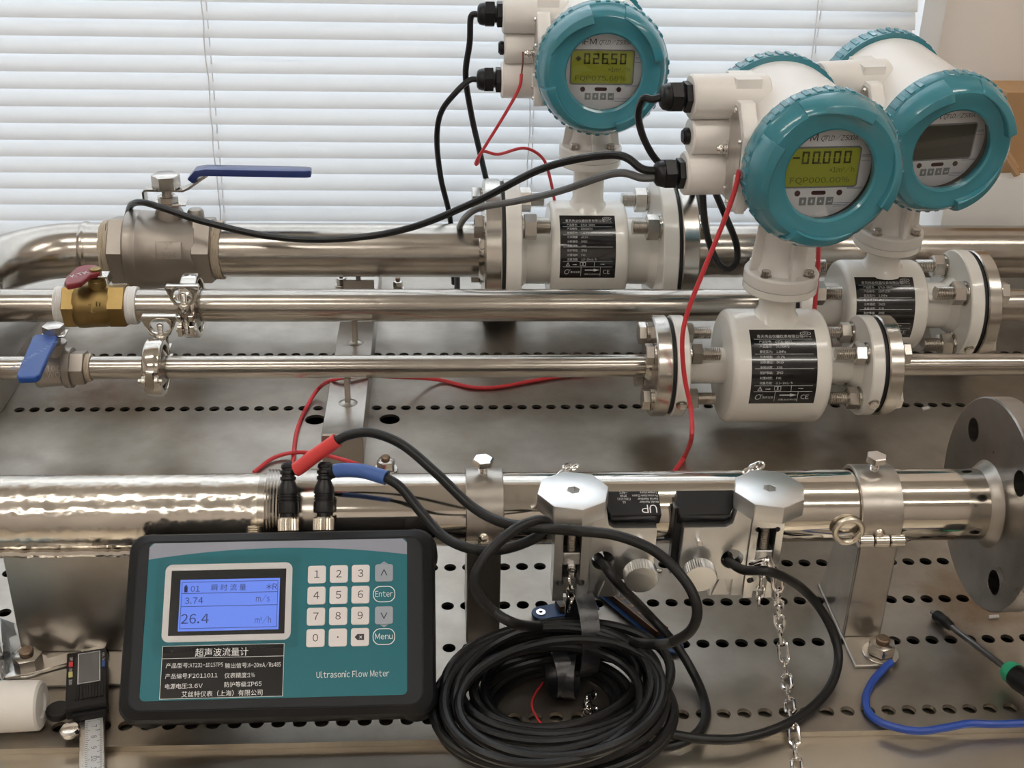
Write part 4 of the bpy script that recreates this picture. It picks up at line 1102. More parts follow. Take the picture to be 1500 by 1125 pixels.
stand(PY(683, 740, 706).x, PY(739, 740, 706).x, 'hinged pipe stand on the polished pipe left of the clamp-on sensors', False)
stand(PY(1265, 740, 706).x, PY(1326, 740, 706).x, 'hinged pipe stand with a pull ring, beside the big drilled flange', True, 4, 5)
hexbolt_on_table('anchor_bolt', 1291, 950, 3.1, 'large hex nut on the foot of the pipe stand with pull ring', 8.5)
# wide saddle stand under the rough pipe
xa, xb = PY(10, 870, 706).x, PY(330, 870, 706).x
t = thing('saddle_stand', 'wide welded plate stand under the rough pipe, half behind the flow meter box', 'pipe stand', ((xa + xb) / 2, fy, 0))
MB().box(xa, xb, 711, 714, 3, fz - 17).build('front_plate', 'bracket', t, .8, 1)
MB().box(xa, xa + 3, 714.1, 775, 3, fz - fR - 2.2).box(xb - 3, xb, 714.1, 775, 3, fz - fR - 2.2).build('side_plate', 'bracket', t, .5, 1)
MB().box(xa - 2, xb, 676, 780, .2, 3).build('foot', 'bracket', t, .5, 1)
wd = [(x, 709.2 + random.uniform(-.4, .4), fz - 17 + random.uniform(-.5, .5)) for x in [xa + (xb - xa) * i / 60 for i in range(61)]]
MB().tube(wd, 3.0, 8).build('weld', 'polish', t)
hexbolt_on_table('anchor_bolt', 41, 968, 3.1, 'rusty hex nut on the foot of the wide saddle stand, beside the calliper', 8.5)

# ================================================================== clamp-on ultrasonic sensors
def chain_link(p, d, side, L=15, w=7.6, r=1.15):
    """one oval link as a closed tube; d = along, side = width direction"""
    d = Vector(d).normalized(); s = Vector(side); s = (s - d * s.dot(d)).normalized()
    a = (L - w) / 2; pts = []
    for i in range(10): an = -PI / 2 + PI * i / 9; pts.append(Vector(p) + d * (a + (w / 2 - r) * math.cos(an)) + s * ((w / 2 - r) * math.sin(an)))
    for i in range(10): an = PI / 2 + PI * i / 9; pts.append(Vector(p) + d * (-a + (w / 2 - r) * math.cos(an)) + s * ((w / 2 - r) * math.sin(an)))
    return MB().tube(pts, r, 8, closed=True)
def sensor(xc, s, label, up, cw=24):
    """s = side the sensor plate is on"""
    y0, y1 = 688.0, 705.8; zb, zt = 59.0, 124.0
    t = thing('sensor_clamp', label, 'sensor clamp', (xc, y0, zb))
    h = cw / 2
    cb = MB().box(xc - h, xc + h, y0, y1, zb, zt)
    col = cb.build('column', 'alu', t)
    o = ORG[t.name]
    cutp(col, [MB().box(xc - 6.2, xc + 6.2, y0 - 3, y0 + 13, zb + 14, zt - 7),
               MB().cyl(2.4, y0 - 3, y0 + 13, AX((xc - 7.4, 0, zb + 15), (0, 1, 0)), 16), MB().cyl(2.4, y0 - 3, y0 + 13, AX((xc + 7.4, 0, zb + 15), (0, 1, 0)), 16),
               MB().cyl(2.0, y0 - 3, y0 + 13, AX((xc - 6.6, 0, zt - 8), (0, 1, 0)), 16), MB().cyl(2.0, y0 - 3, y0 + 13, AX((xc + 6.6, 0, zt - 8), (0, 1, 0)), 16),
               MB().box(xc - 4.5, xc + 4.5, y0 - 3, y0 + 8, zb - 3, zb + 15)], o)
    MB().box(xc - 6.1, xc + 6.1, y0 + 12.2, y0 + 12.9, zb + 14.2, zt - 7.2).build('slot_shade', 'black', t, smooth=False)  # added black sheet, paints the shade at the back of the slot
    # pressing screw, hook block
    MB().lathe(thread_prof(3.9, zt - 26, zt - 3, 1.3), Tm(xc, y0 + 6, 0), 18).build('clamp_screw', 'bolt', t, angle=25)
    MB().box(xc - 5.9, xc + 5.9, y0 + 1, y0 + 11.5, zt - 36, zt - 26.2).build('hook_block', 'alu', t, .6, 1)
    MB().cyl(3.0, y0 - 3.4, y0 + 1, AX((xc, 0, zt - 37), (0, 1, 0)), 16, .5).box(xc - 2, xc + 2, y0 - 3.2, y0 + 4, zt - 46, zt - 36).build('hook', 'chrome', t, .5, 1)
    # knob: octagonal disc with a hex socket, on a flared neck
    K = Tm(xc - .5, y0 + 7, 0) @ Matrix.Identity(4)
    zk = 131.5
    MB().lathe([(7, zt - .5), (10.5, zt + .2), (10.5, zt + 1.2), (6.5, zt + 2.6), (6.5, zt + 4), (14, zk - .6), (14, zk)], K, 32).build('knob_neck', 'alu', t)
    kb = MB().prism([(22.8 / math.cos(PI / 8) * math.cos(PI / 4 * i + math.radians(9)), 22.8 / math.cos(PI / 8) * math.sin(PI / 4 * i + math.radians(9))) for i in range(8)], zk, zk + 13, K)
    kbo = kb.build('knob', 'alu', t, 1.1, 2)
    cutp(kbo, [MB().hex(4.0, zk + 7, zk + 20, K @ Rz(15))], o)
    # sensor plate beside the column
    X = lambda u: xc + s * u
    poly = [(h + .1, zb + 1), (35, zb + 1), (35, 75), (57, 75), (57, 117), (28, 117), (24, 120), (22, 132), (h + 3, 135), (h + .1, 135)]
    pm = MB().prism([(u, z) for u, z in poly], 0, 9.0, Matrix(((s, 0, 0, xc), (0, 0, 1, y0 + 1.5), (0, 1, 0, 0), (0, 0, 0, 1))))
    pl = pm.build('sensor_plate', 'alu', t, .8, 2)
    cutp(pl, [MB().cyl(7.8, y0 - 4, y0 + 20, AX((X(21.5), 0, 91), (0, 1, 0)), 28),
              MB().prism([(19, zb - 2), (33, zb - 2), (33, zb + 15), (19, zb + 15)], -4, 3.0, Matrix(((s, 0, 0, xc), (0, 0, 1, y0 + 1.5), (0, 1, 0, 0), (0, 0, 0, 1))))], o)
    MB().prism([(20, zb + 1), (32.5, zb + 1), (28.2, zb + 15), (24.2, zb + 15)], 1.0, 3.2, Matrix(((s, 0, 0, xc), (0, 0, 1, y0 + 1.5), (0, 1, 0, 0), (0, 0, 0, 1)))).build('plate_rib', 'alu', t, .3, 1)
    # knurled thumb screw and stop pin
    TS = AX((X(46), y0 + 1.5, 88), (0, -1, -.1))
    ts = MB().cyl(3.6, 0, 7, TS, 16)
    pr = []
    n = 44
    vs = []; fs = []
    for (hh, sc_) in ((7, .93), (8, 1.0), (15.5, 1.0), (16.5, .94)):
        for i in range(2 * n): 
            a_ = PI * i / n; rr = 11.6 * sc_ - (0.75 if i % 2 else 0) * (1 if sc_ == 1.0 else 0)
            vs.append((rr * math.cos(a_), rr * math.sin(a_), hh))
    N = 2 * n
    for k in range(3):
        for i in range(N): fs.append((k * N + i, k * N + (i + 1) % N, (k + 1) * N + (i + 1) % N, (k + 1) * N + i))
    fs += [tuple(range(N - 1, -1, -1)), tuple(3 * N + i for i in range(N))]
    ts.add(vs, fs, TS); ts.build('thumb_screw', 'alu', t, angle=28)
    MB().cyl(2.0, -1, 9, AX((X(47), y0 + 2.5, 108), (0, -1, .12)), 14, .5).build('stop_pin', 'chrome', t)
    MB().cyl(1.6, -1, 7, AX((X(57), y0 + 6, 80), (s, -.4, 0)), 12, .4).build('stop_pin', 'chrome', t)
    # black transducer block between plate and pipe
    bt = 127.0
    body = MB().prism([(28, 76), (62 if s < 0 else 58, 76), (62 if s < 0 else 58, bt), (30, bt), (23, bt - 14), (23, 90)], 9.1, 17.6, Matrix(((s, 0, 0, xc), (0, 0, 1, y0 + 1.5), (0, 1, 0, 0), (0, 0, 0, 1))))
    bl_ = body.build('transducer', 'black', t, .5, 1)
    # sloped top that leans over the pipe
    xa_, xb_ = X(29), X(61 if s < 0 else 58)
    tp = MB().add([(xa_, y0 + 3, 117.6), (xb_, y0 + 3, 117.6), (xb_, y0 + 3, 124), (xa_ + s * 4, y0 + 3, 124), (X(26), y0 + 24, 131), (xb_, y0 + 24, 137), (xb_, y0 + 24, 141), (X(26), y0 + 24, 137)],
                  [(0, 1, 2, 3), (4, 7, 6, 5), (3, 2, 6, 7), (0, 4, 5, 1), (1, 5, 6, 2), (0, 3, 7, 4)])
    top = MB().prism([(26, 0), (60, 0), (60, 20), (20, 20), (20, 12)], -11, 0, Matrix(((s, 0, 0, xc), (0, .90, -.43, y0 + 5.5), (0, .43, .90, 124.5), (0, 0, 0, 1))))
    to = top.build('transducer_top', 'black', t, .7, 1)
    if up:
        q = MB(); TT = Matrix(((1, 0, 0, 0), (0, .90, -.43, 0), (0, .43, .90, 0), (0, 0, 0, 1)))
        def put(str_, u, v_, size, al='CENTER', bold=0.0, fit=0):
            q.add(*text(str_, size, al, fit=fit), Tm(X(u), y0 + 5.5, 124.5) @ TT @ Tm(0, v_, .25) @ Rz(180))
        put('UP', 52, 5.2, 8.5, bold=.01)
        for i, (a_, b_) in enumerate((('Model Number', 'S1'), ('Serial Number', 'F2011011'), ('Protection Class', 'IP68'), ('Temperature', '-40°C'))):
            put(a_, 59, 10.6 + i * 2.5, 2.3, 'LEFT', fit=len(a_) * 1.1); put(b_, 35.5, 10.6 + i * 2.5, 2.3, 'CENTER', fit=len(b_) * 1.15)
        q.build('transducer_print', 'whiteprint', to, smooth=False)
    # chain gathered over the pipe behind the knob, and down in the slot
    rnd = random.Random(int(xc))
    for k in range(5):
        a_ = math.radians(72 + k * 11); rr = fR + 2.4 + (k % 2) * 1.2
        p = Vector((xc - 10 + k * 3.4, fy - rr * math.cos(a_), fz + rr * math.sin(a_)))
        dd = Vector((.8, math.sin(a_), math.cos(a_))) if k % 2 else Vector((.9, .2, .3))
        chain_link(p, dd, (rnd.uniform(-1, 1), rnd.uniform(-1, 1), 1 if k % 2 else .3), 13, 7, 1.1).build('chain_link', 'chrome', t)
    for k in range(3):
        p = Vector((xc + rnd.uniform(-1, 1), y0 - 3.5 - (1.2 if k == 2 else 0), zt - 48 - k * 8.5))
        chain_link(p, (rnd.uniform(-.2, .2), 0, 1), (1, 0, 0) if k % 2 else (.25, 1, 0), 12.5, 7, 1.05).build('chain_link', 'chrome', t)
    return t
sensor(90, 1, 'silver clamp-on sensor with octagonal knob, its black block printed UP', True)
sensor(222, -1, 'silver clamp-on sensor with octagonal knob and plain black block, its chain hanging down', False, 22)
# loose end of the chain hanging from the right clamp over the bench edge
ch = thing('hanging_chain', 'steel link chain hanging from the clamp-on sensor over the bench edge', 'chain', tuple(PZ(1165, 1060, 2)))
cpts = [PY(1112, 822, 683), PY(1124, 820, 680), PY(1137, 842, 679), PY(1140, 868, 679), PZ(1142, 905, 36), PZ(1147, 950, 10), PZ(1152, 990, 3), PZ(1157, 1030, 2.6), PZ(1161, 1062, 3), PZ(1164, 1085, -1), PZ(1166, 1110, -2.5), PZ(1170, 1150, -2.5), PZ(1176, 1190, -2.5)]
sp = spline(cpts, 24); acc = 0; step = 13.0; lst = sp[0]; k = 0; nextd = 0
for i in range(1, len(sp)):
    acc += (sp[i] - sp[i - 1]).length
    if acc >= nextd:
        d = (sp[min(i + 2, len(sp) - 1)] - sp[max(0, i - 2)]).normalized()
        side = Vector((1, 0, 0)) if k % 2 == 0 else d.cross(Vector((1, 0, 0)))
        side = Matrix.Rotation(math.radians(25 if k % 2 == 0 else 20), 3, d) @ side
        chain_link(sp[i], d, side, 17.4, 9.0, 1.3).build('chain_link', 'chrome', ch)
        k += 1; nextd += step

# ================================================================== handheld ultrasonic flow meter box
KS = 166 / 165.0
ctl = thing('flow_meter_box', 'handheld black-and-teal ultrasonic flow meter box with lit blue screen, leaning on the front pipe', 'handheld meter', (-102.9, 605.7, 49.5),
            rot=(math.radians(43.7), math.radians(-1.0), math.radians(-0.6)))
def cb(mb, name, mat, par=ctl, **k): return mb.build(name, mat, par, local=True, **k)
OW, OH, OX, OY = 166 + 32, 99.4 + 20, 1.5, 99.4 / 2 - 2.6
def ring_prism(outer, inner, z0, z1, zi=None, T=None):
    """solid ring between two outlines with the same number of points"""
    n = len(outer); zi = z1 if zi is None else zi
    vs = [(x, y, z0) for x, y in outer] + [(x, y, z1) for x, y in outer] + [(x, y, zi) for x, y in inner] + [(x, y, z0) for x, y in inner]
    fs = []
    for i in range(n):
        j = (i + 1) % n
        for k in range(4): a, b = k * n, ((k + 1) % 4) * n; fs.append((a + i, a + j, b + j, b + i))
    return MB().add(vs, fs, T)
c1 = MB()
o1 = rrect(OW, OH, 11, 6, OX, OY)
lo = [rrect(OW - 16, OH - 16, 9, 6, OX, OY), rrect(OW - 4, OH - 4, 11, 6, OX, OY), o1, o1, rrect(OW - 3, OH - 3, 11, 6, OX, OY), rrect(OW - 14, OH - 12, 9, 6, OX, OY)]
zz = [-44, -38, -31, -6, -2.5, 1.4]
n = len(o1); vs = []; fs = []
for pl_, z in zip(lo, zz): vs += [(x, y, z) for x, y in pl_]
for k in range(len(zz) - 1):
    for i in range(n): fs.append((k * n + i, k * n + (i + 1) % n, (k + 1) * n + (i + 1) % n, (k + 1) * n + i))
fs += [tuple(range(n - 1, -1, -1)), tuple((len(zz) - 1) * n + i for i in range(n))]
case = cb(MB().add(vs, fs), 'case', 'case', angle=25)
bz_ = ring_prism(rrect(OW - 16, OH - 14, 8, 6, OX, OY), rrect(166.5, 99.9, 3.5, 6, 0, 49.7), 1.3, 2.2, 1.9)
cb(bz_, 'bezel', 'bezel', case)
for (sx_, sy_) in ((-1, -1), (1, -1), (-1, 1), (1, 1)):
    cb(MB().lathe([(0, -42), (13, -40), (15, -34), (15, -12), (13, -8), (0, -7)], Tm(OX + sx_ * (OW / 2 - 13.2), OY + sy_ * (OH / 2 - 13.2), 0), 24), 'corner_bumper', 'case')
ov = cb(MB().prism(rrect(166, 99.4, 3.2, 6, 0, 49.7), 1.2, 1.75), 'overlay', 'ctlteal', smooth=False)
# grey swoosh along the top
pts = [(-82.9, 88.8)]
for i in range(1, 24):
    u = -82.9 + 165.8 * i / 24; pts.append((u, 88.8 + 5.9 * (1 - (u / 82.9) ** 2)))
pts += [(82.9, 88.8), (82.9, 96.5), (80, 99.3), (-80, 99.3), (-82.9, 96.5)]
cb(MB().prism(pts, 1.75, 1.85), 'overlay_band', 'ctlgrey', ov, smooth=False)
wf = rrect(81, 49.4, 4.5, 6, -31.2, 60.5); bf = rrect(73.2, 41.5, .3, 6, -31.2, 60.5)
cb(ring_prism(wf, bf, 1.75, 2.0), 'screen_frame', 'ctlwhite', ov, smooth=False)
cb(MB().prism(bf, 1.7, 1.8), 'screen_surround', 'screenblack', ov, smooth=False)
scr = cb(MB().box(-61.8, 1.5, 42.5, 75.2, 1.8, 1.9), 'screen', 'screen', ov, smooth=False)
q = MB()
def tz(s, u, v, size, al='LEFT', z=1.97, **k): q.add(*text(s, size, al, **k), Tm(u, v, z))
tz('01', -55.3, 69.3, 5.0); tz('瞬 时 流 量', -31, 69.8, 4.6, 'CENTER'); tz('*R', .2, 69.7, 5.2, 'RIGHT'); tz('3.74', -58.6, 61.8, 5.4); tz('m/s', -4.5, 62.2, 5.4, 'RIGHT', fit=9)
tz('26.4', -60.5, 50.3, 8.2); tz('m³/h', -3.2, 48.6, 5.4, 'RIGHT', fit=10.5)
for (a, b, c, d) in ((-60.8, .4, 73.4, 73.75), (-60.8, .4, 66.2, 66.55), (-60.8, .4, 57.9, 58.25), (-60.8, .4, 44.0, 44.35), (-60.8, -60.5, 44, 73.7), (.1, .4, 44, 73.7)):
    q.box(a, b, c, d, 1.92, 1.97)
q.box(-59.2, -57.0, 67.2, 71.0, 1.92, 1.97).box(-58.6, -57.6, 71.0, 71.9, 1.92, 1.97)
cb(q, 'screen_print', 'screenink', scr, smooth=False)
# label
lb_ = cb(MB().box(-70.7, 5.6, .9, 33.6, 1.75, 1.95), 'data_label', 'label', ov, smooth=False)
q = MB()
tz('超声波流量计', -33.4, 29.0, 5.6, 'CENTER', 2.0, bold=.02)
for (s, s2, v) in (('产品型号:', 'AT231-1D1STP5', 21.3), ('产品编号:', 'F2011011', 14.8), ('电源电压:', '3.6V', 8.6)):
    tz(s, -68, v, 3.5, 'LEFT', 2.0, bold=.012); tz(s2, -53.2, v, 3.4, 'LEFT', 2.0, fit={'AT231-1D1STP5': 21, 'F2011011': 18, '3.6V': 9}[s2])
for (s, s2, v) in (('输出信号:', '4-20mA/Rs485', 20.5), ('仪表精度:', '1%', 14.4), ('防护等级:', 'IP65', 8.9)):
    tz(s, -31.2, v, 3.5, 'LEFT', 2.0, bold=.012); tz(s2, -16.6, v, 3.6, 'LEFT', 2.0, fit={'4-20mA/Rs485': 20.5, '1%': 4.5, 'IP65': 9}[s2])
tz('艾丝特仪表（上海）有限公司', -32, 3.6, 3.9, 'CENTER', 2.0, bold=.014)
for (a, b, c, d) in ((-70.7, 5.6, 33.3, 33.6), (-70.7, 5.6, .9, 1.2), (-70.7, -70.4, .9, 33.6), (5.3, 5.6, .9, 33.6), (-70.5, 5.5, 25.6, 25.85)):
    q.box(a, b, c, d, 1.95, 2.0)
cb(q, 'label_print', 'whiteprint', lb_, smooth=False)
# keypad
def key(u, v, s, mat, tip=0):
    p = rrect(11.6, 11.4, 1.6, 3, u, v)
    k_ = cb(MB().prism(p, 1.75, 2.5), 'key', mat, ov, bevel=.3, seg=1)
    if tip:
        cb(MB().prism([(u - 3, v + tip * 5.6), (u + 3, v + tip * 5.6), (u, v + tip * 7.6)][::(1 if tip > 0 else -1)], 1.75, 2.0), 'key_tip', mat, k_, smooth=False)
    q2 = MB()
    if s == 'del':
        q2.prism([(u - 3.4, v), (u - 1.6, v + 1.9), (u + 2.6, v + 1.9), (u + 2.6, v - 1.9), (u - 1.6, v - 1.9)], 2.5, 2.56)
        cb(q2, 'key_print', 'darkprint', k_, smooth=False)
        q3 = MB().add(*text('×', 4.4), Tm(u + .5, v, 2.6)); cb(q3, 'key_mark', 'keywhite', k_, smooth=False); return
    if s in '^v':
        sg = 1 if s == '^' else -1
        q2.prism([(u - 2.2, v - sg * 1.6), (u - 1.5, v - sg * 1.6), (u, v + sg * 1.5), (u + 1.5, v - sg * 1.6), (u + 2.2, v - sg * 1.6), (u, v + sg * 2.6)], 2.5, 2.56)
    elif s == '.': q2.cyl(.5, 2.5, 2.56, Tm(u, v + .3, 0), 12)
    else: q2.add(*text(s, 6.4), Tm(u, v + .2, 2.56))
    cb(q2, 'key_print', 'darkprint', k_, smooth=False)
for r_, (row, v) in enumerate((('123', 76.8), ('456', 63.2), ('789', 49.8), ('0.x', 36.3))):
    for c_, ch_ in enumerate(row): key((25.1, 39.2, 53.2)[c_], v, 'del' if ch_ == 'x' else ch_, 'keywhite')
key(68.2, 76.9, '^', 'keyslate', 1); key(68.3, 49.7, 'v', 'keyslate', -1)
for (s, v) in (('Enter', 63.3), ('Menu', 36.3)):
    o_, i_ = rrect(14.2, 10.4, 4.6, 6, 68.3, v), rrect(13.2, 9.4, 4.2, 6, 68.3, v)
    k_ = cb(ring_prism(o_, i_, 1.75, 2.1), 'oval_key', 'whiteprint', ov, smooth=False)
    cb(MB().add(*text(s, 5.0, fit=11.6), Tm(68.3, v + .2, 1.95)), 'key_print', 'whiteprint', k_, smooth=False)
cb(MB().add(*text('Ultrasonic Flow Meter', 5.15, fit=46), Tm(49, 13.5, 1.85)), 'title_print', 'whiteprint', ov, smooth=False)
cb(MB().prism([(-76.5, 89.3), (14.1, 90.6), (14.2, 31.1), (-78.0, 29.1)], 2.15, 2.25), 'protective_film', 'film', ov, smooth=False)
# sockets along the top edge
CW = ctl.matrix_world
bpy.context.view_layer.update(); CW = ctl.matrix_world.copy()
def ctl_pt(px, py, zl):
    """point on the controller's local plane z=zl seen at a pixel, in controller mm"""
    inv = CW.inverted(); o = inv @ (CAM * MM); d = (inv.to_3x3() @ (ray(px, py)))
    k = (zl * MM - o.z) / d.z; return (o + d * k) / MM
yt = OY + OH / 2
sock = []
for (px, py, kind) in ((372, 770, 'short'), (423, 768, 'plug'), (474, 766, 'plug')):
    p = ctl_pt(px, py, -16)
    T = AX((p.x, yt - 1, -16), (0, 1, 0))
    if kind == 'short':
        g = MB().lathe(thread_prof(5.4, 0, 7, 1.3), T, 20); cb(g, 'socket', 'nickel', angle=25)
    else:
        cb(MB().cyl(5.0, 0, 3, T, 20), 'socket', 'nickel')
        sock.append(p)
# the two plugs with their cables
def W_(v): return (CW @ (Vector(v) * MM)) / MM
BENDR = 3.4
def plug_cable(p, dirw, sleeve_px, sleeve_mat, rest, label, nm):
    base = W_((p.x, yt + 2.2, -16))
    up = (CW.to_3x3() @ Vector((0, 1, 0))).normalized()
    t = thing(nm, label, 'sensor cable', tuple(base))
    T = AX(tuple(base), tuple(up + Vector(dirw)))
    vs = []; fs = []; N = 48
    for (hh, rr, kn) in ((0, 6.2, 0), (.8, 7.1, 1), (8.4, 7.1, 1), (9.4, 6.2, 0)):
        for i in range(N): a_ = 2 * PI * i / N; r_ = rr - (.5 if (i % 2 and kn) else 0); vs.append((r_ * math.cos(a_), r_ * math.sin(a_), hh))
    for k in range(3):
        for i in range(N): fs.append((k * N + i, k * N + (i + 1) % N, (k + 1) * N + (i + 1) % N, (k + 1) * N + i))
    fs += [tuple(range(N - 1, -1, -1)), tuple(3 * N + i for i in range(N))]
    MB().add(vs, fs, T).build('coupling_nut', 'nickel', t, angle=25)
    pr = [(0, 9.4), (4.6, 9.4), (4.6, 12), (6.8, 12.4), (7.0, 14), (6.9, 19)]
    for k in range(3): pr += [(6.9, 19.6 + k * 2), (6.3, 20.1 + k * 2), (6.3, 20.7 + k * 2), (6.9, 21.2 + k * 2)]
    pr += [(6.7, 29), (4.8, 33), (4.4, 34), (5.3, 34.6), (5.3, 36.4), (4.2, 37), (4.2, 38), (5.2, 38.6), (5.2, 40.4), (4.0, 41), (4.0, 42), (4.9, 42.6), (4.6, 44.6), (3.4, 46), (0, 46.2)]
    MB().lathe(pr, T, 28).build('plug', 'black', t, angle=28)
    tip = T @ Vector((0, 0, 44))
    return t, tip

# ================================================================== cables of the handheld meter
tA, tipA = plug_cable(sock[0], (-.02, 0, .35), None, 'redsleeve', None, 'black sensor cable with red sleeve, plugged into the flow meter box', 'sensor_cable')
tB, tipB = plug_cable(sock[1], (.02, 0, .35), None, 'bluesleeve', None, 'black sensor cable with blue sleeve, plugged into the flow meter box', 'sensor_cable')
def depth_of(p): return (Vector(p) - CAM).dot(_fw)
def PD(px, py, d): return CAM + ray(px, py) * d
CR = 3.3
dA = depth_of(tipA)
# red-sleeved cable: over the pipe, down past the sensors, round the loop on the right and into the coil
sA = spline([tipA, PD(433, 688, dA - 1), PD(462, 667, dA - 4), PD(494, 645, dA - 8)], 8)
MB().tube(sA, 3.6, 12).build('sleeve_core', 'cable', tA)
MB().tube(sA[8:], 4.9, 16).build('sleeve', 'redsleeve', tA)
cA = [sA[-1], PD(512, 637, dA - 9), PD(545, 634, dA - 12), PD(590, 652, dA - 18), PD(640, 694, dA - 30), PD(690, 741, dA - 44), PD(735, 765, dA - 58), PD(790, 773, dA - 70), PD(850, 778, 772), PD(905, 785, 768), PD(960, 808, 762), PD(1003, 850, 752), PD(1021, 890, 750), PD(1013, 922, 756), PD(985, 940, 768), PD(955, 944, 776), PZ(910, 938, 30), PZ(860, 936, 22), PZ(800, 946, 14), PZ(740, 965, 10)]
MB().tube(spline(cA, 8), CR, 12).build('cable', 'cable', tA)
dB = depth_of(tipB)
sB = spline([tipB, PD(486, 693, dB - 1), PD(497, 689, dB - 3), PD(530, 690, dB - 8), PD(566, 700, dB - 14)], 8)
MB().tube(sB, 3.6, 12).build('sleeve_core', 'cable', tB)
MB().tube(sB[14:], 4.9, 16).build('sleeve', 'bluesleeve', tB)
cB = [sB[-1], PD(588, 715, dB - 18), PD(618, 752, dB - 28), PD(650, 786, dB - 40), PD(690, 804, dB - 55), PD(735, 805, 780), PD(780, 790, 772), PD(803, 770, 768), PD(790, 762, 764), PD(757, 774, 758), PD(722, 803, 752), PD(698, 838, 750), PD(699, 868, 752), PD(722, 895, 756), PD(757, 914, 762), PZ(800, 918, 36), PZ(850, 924, 26), PZ(905, 942, 18), PZ(945, 975, 10)]
MB().tube(spline(cB, 8), CR, 12).build('cable', 'cable', tB)
# sensor leads leaving the clamps
t = thing('sensor_lead', 'black lead from the UP-marked sensor curving down beside the coil', 'cable', tuple(PZ(1025, 1040, 3)))
cC = [PY(876, 816, 700), PY(884, 826, 684), PY(905, 854, 672), PZ(948, 898, 36), PZ(990, 945, 20), PZ(1015, 985, 10), PZ(1030, 1020, 5), PZ(1034, 1050, 4), PZ(1020, 1075, 5), PZ(985, 1093, 2), PZ(945, 1092, 6), PZ(905, 1078, 14)]
MB().tube(spline(cC, 8), CR, 12).build('cable', 'cable', t)
t = thing('sensor_lead', 'black lead from the plain-block sensor making a wide arc over the bench', 'cable', tuple(PZ(1228, 970, 3)))
cD = [PY(1066, 814, 700), PY(1070, 823, 684), PY(1090, 835, 672), PY(1130, 838, 664), PZ(1175, 862, 62), PZ(1210, 905, 36), PZ(1228, 955, 16), PZ(1219, 1000, 8), PZ(1190, 1036, 5), PZ(1145, 1064, 5), PZ(1090, 1081, 5), PZ(1040, 1083, 5), PZ(990, 1077, 8), PZ(950, 1066, 14), PZ(920, 1052, 20)]
MB().tube(spline(cD, 8), CR, 12).build('cable', 'cable', t)

# --- coil: separate turns, each lying a little differently
coil = thing('cable_coil', 'large coil of black cable on the bench, tied with two woven straps', 'cable coil', tuple(PZ(810, 1010, 0)))
# (left, right, top, bottom in pixels, tilt, height of the turn's plane, rise towards the back)
turns = [(652, 981, 909, 1086, -9, 40, 6), (664, 957, 917, 1102, -10, 44, 4), (677, 966, 925, 1076, -8, 34, 4), (690, 934, 932, 1066, -9, 28, 4), (706, 948, 939, 1070, -6, 22, 2),
         (633, 974, 932, 1128, -8, 32, 0), (640, 985, 944, 1140, -6, 26, 0), (652, 944, 948, 1116, -10, 38, 0), (660, 985, 955, 1152, -5, 20, 0),
         (700, 905, 970, 1096, -6, 14, 0), (716, 912, 976, 1070, -4, 8, 0), (690, 926, 966, 1104, -8, 18, 0), (668, 978, 938, 1108, -12, 48, 2), (722, 900, 984, 1082, -5, 5, 0), (646, 966, 922, 1118, -7, 46, 0)]
rnd = random.Random(3)
for (l, r, tp, bt, rot, h, rise) in turns:
    cx_, cy_, rx_, ry_ = (l + r) / 2, (tp + bt) / 2, (r - l) / 2, (bt - tp) / 2
    pts = []; N = 60; a2 = math.radians(rot); ph_ = rnd.uniform(0, 6)
    for i in range(N):
        a_ = 2 * PI * i / N
        w = 1 + .018 * math.sin(2 * a_ + ph_) + .012 * math.sin(3 * a_ + 2 * ph_)
        u, v_ = rx_ * math.cos(a_) * w, ry_ * math.sin(a_) * w
        x, y = cx_ + u * math.cos(a2) - v_ * math.sin(a2) * .6, cy_ + u * math.sin(a2) * .6 + v_ * math.cos(a2)
        pts.append(PZ(x, y, max(3.4, h + rise * -math.sin(a_) + 2.2 * math.sin(a_ * 2 + ph_))))
    MB().tube(pts, CR, 10, closed=True).build('cable_turn', 'cable', coil)
def strap(c, ax, rw, rh, w, extra=0):
    """woven band round a bundle; ax = direction of the bundle"""
    T = AX(tuple(c), ax)
    n = 32; vs = []; fs = []
    for i in range(n):
        a_ = 2 * PI * i / n
        for (r_, hh) in ((0, -w / 2), (0, w / 2), (1.5, w / 2), (1.5, -w / 2)):
            vs.append(((rw + r_) * math.cos(a_), (rh + r_) * math.sin(a_), hh + extra * math.cos(a_)))
    for i in range(n):
        for j in range(4): fs.append((i * 4 + j, i * 4 + (j + 1) % 4, ((i + 1) % n) * 4 + (j + 1) % 4, ((i + 1) % n) * 4 + j))
    return MB().add(vs, fs, T).build('strap', 'strap', coil)
strap(PZ(853, 927, 33), (1, .12, 0), 26, 30, 13)
strap(PZ(818, 985, 18), (1, .22, 0), 15, 15.5, 11); strap(PZ(836, 989, 17), (1, -.25, .1), 14.4, 14.6, 9)

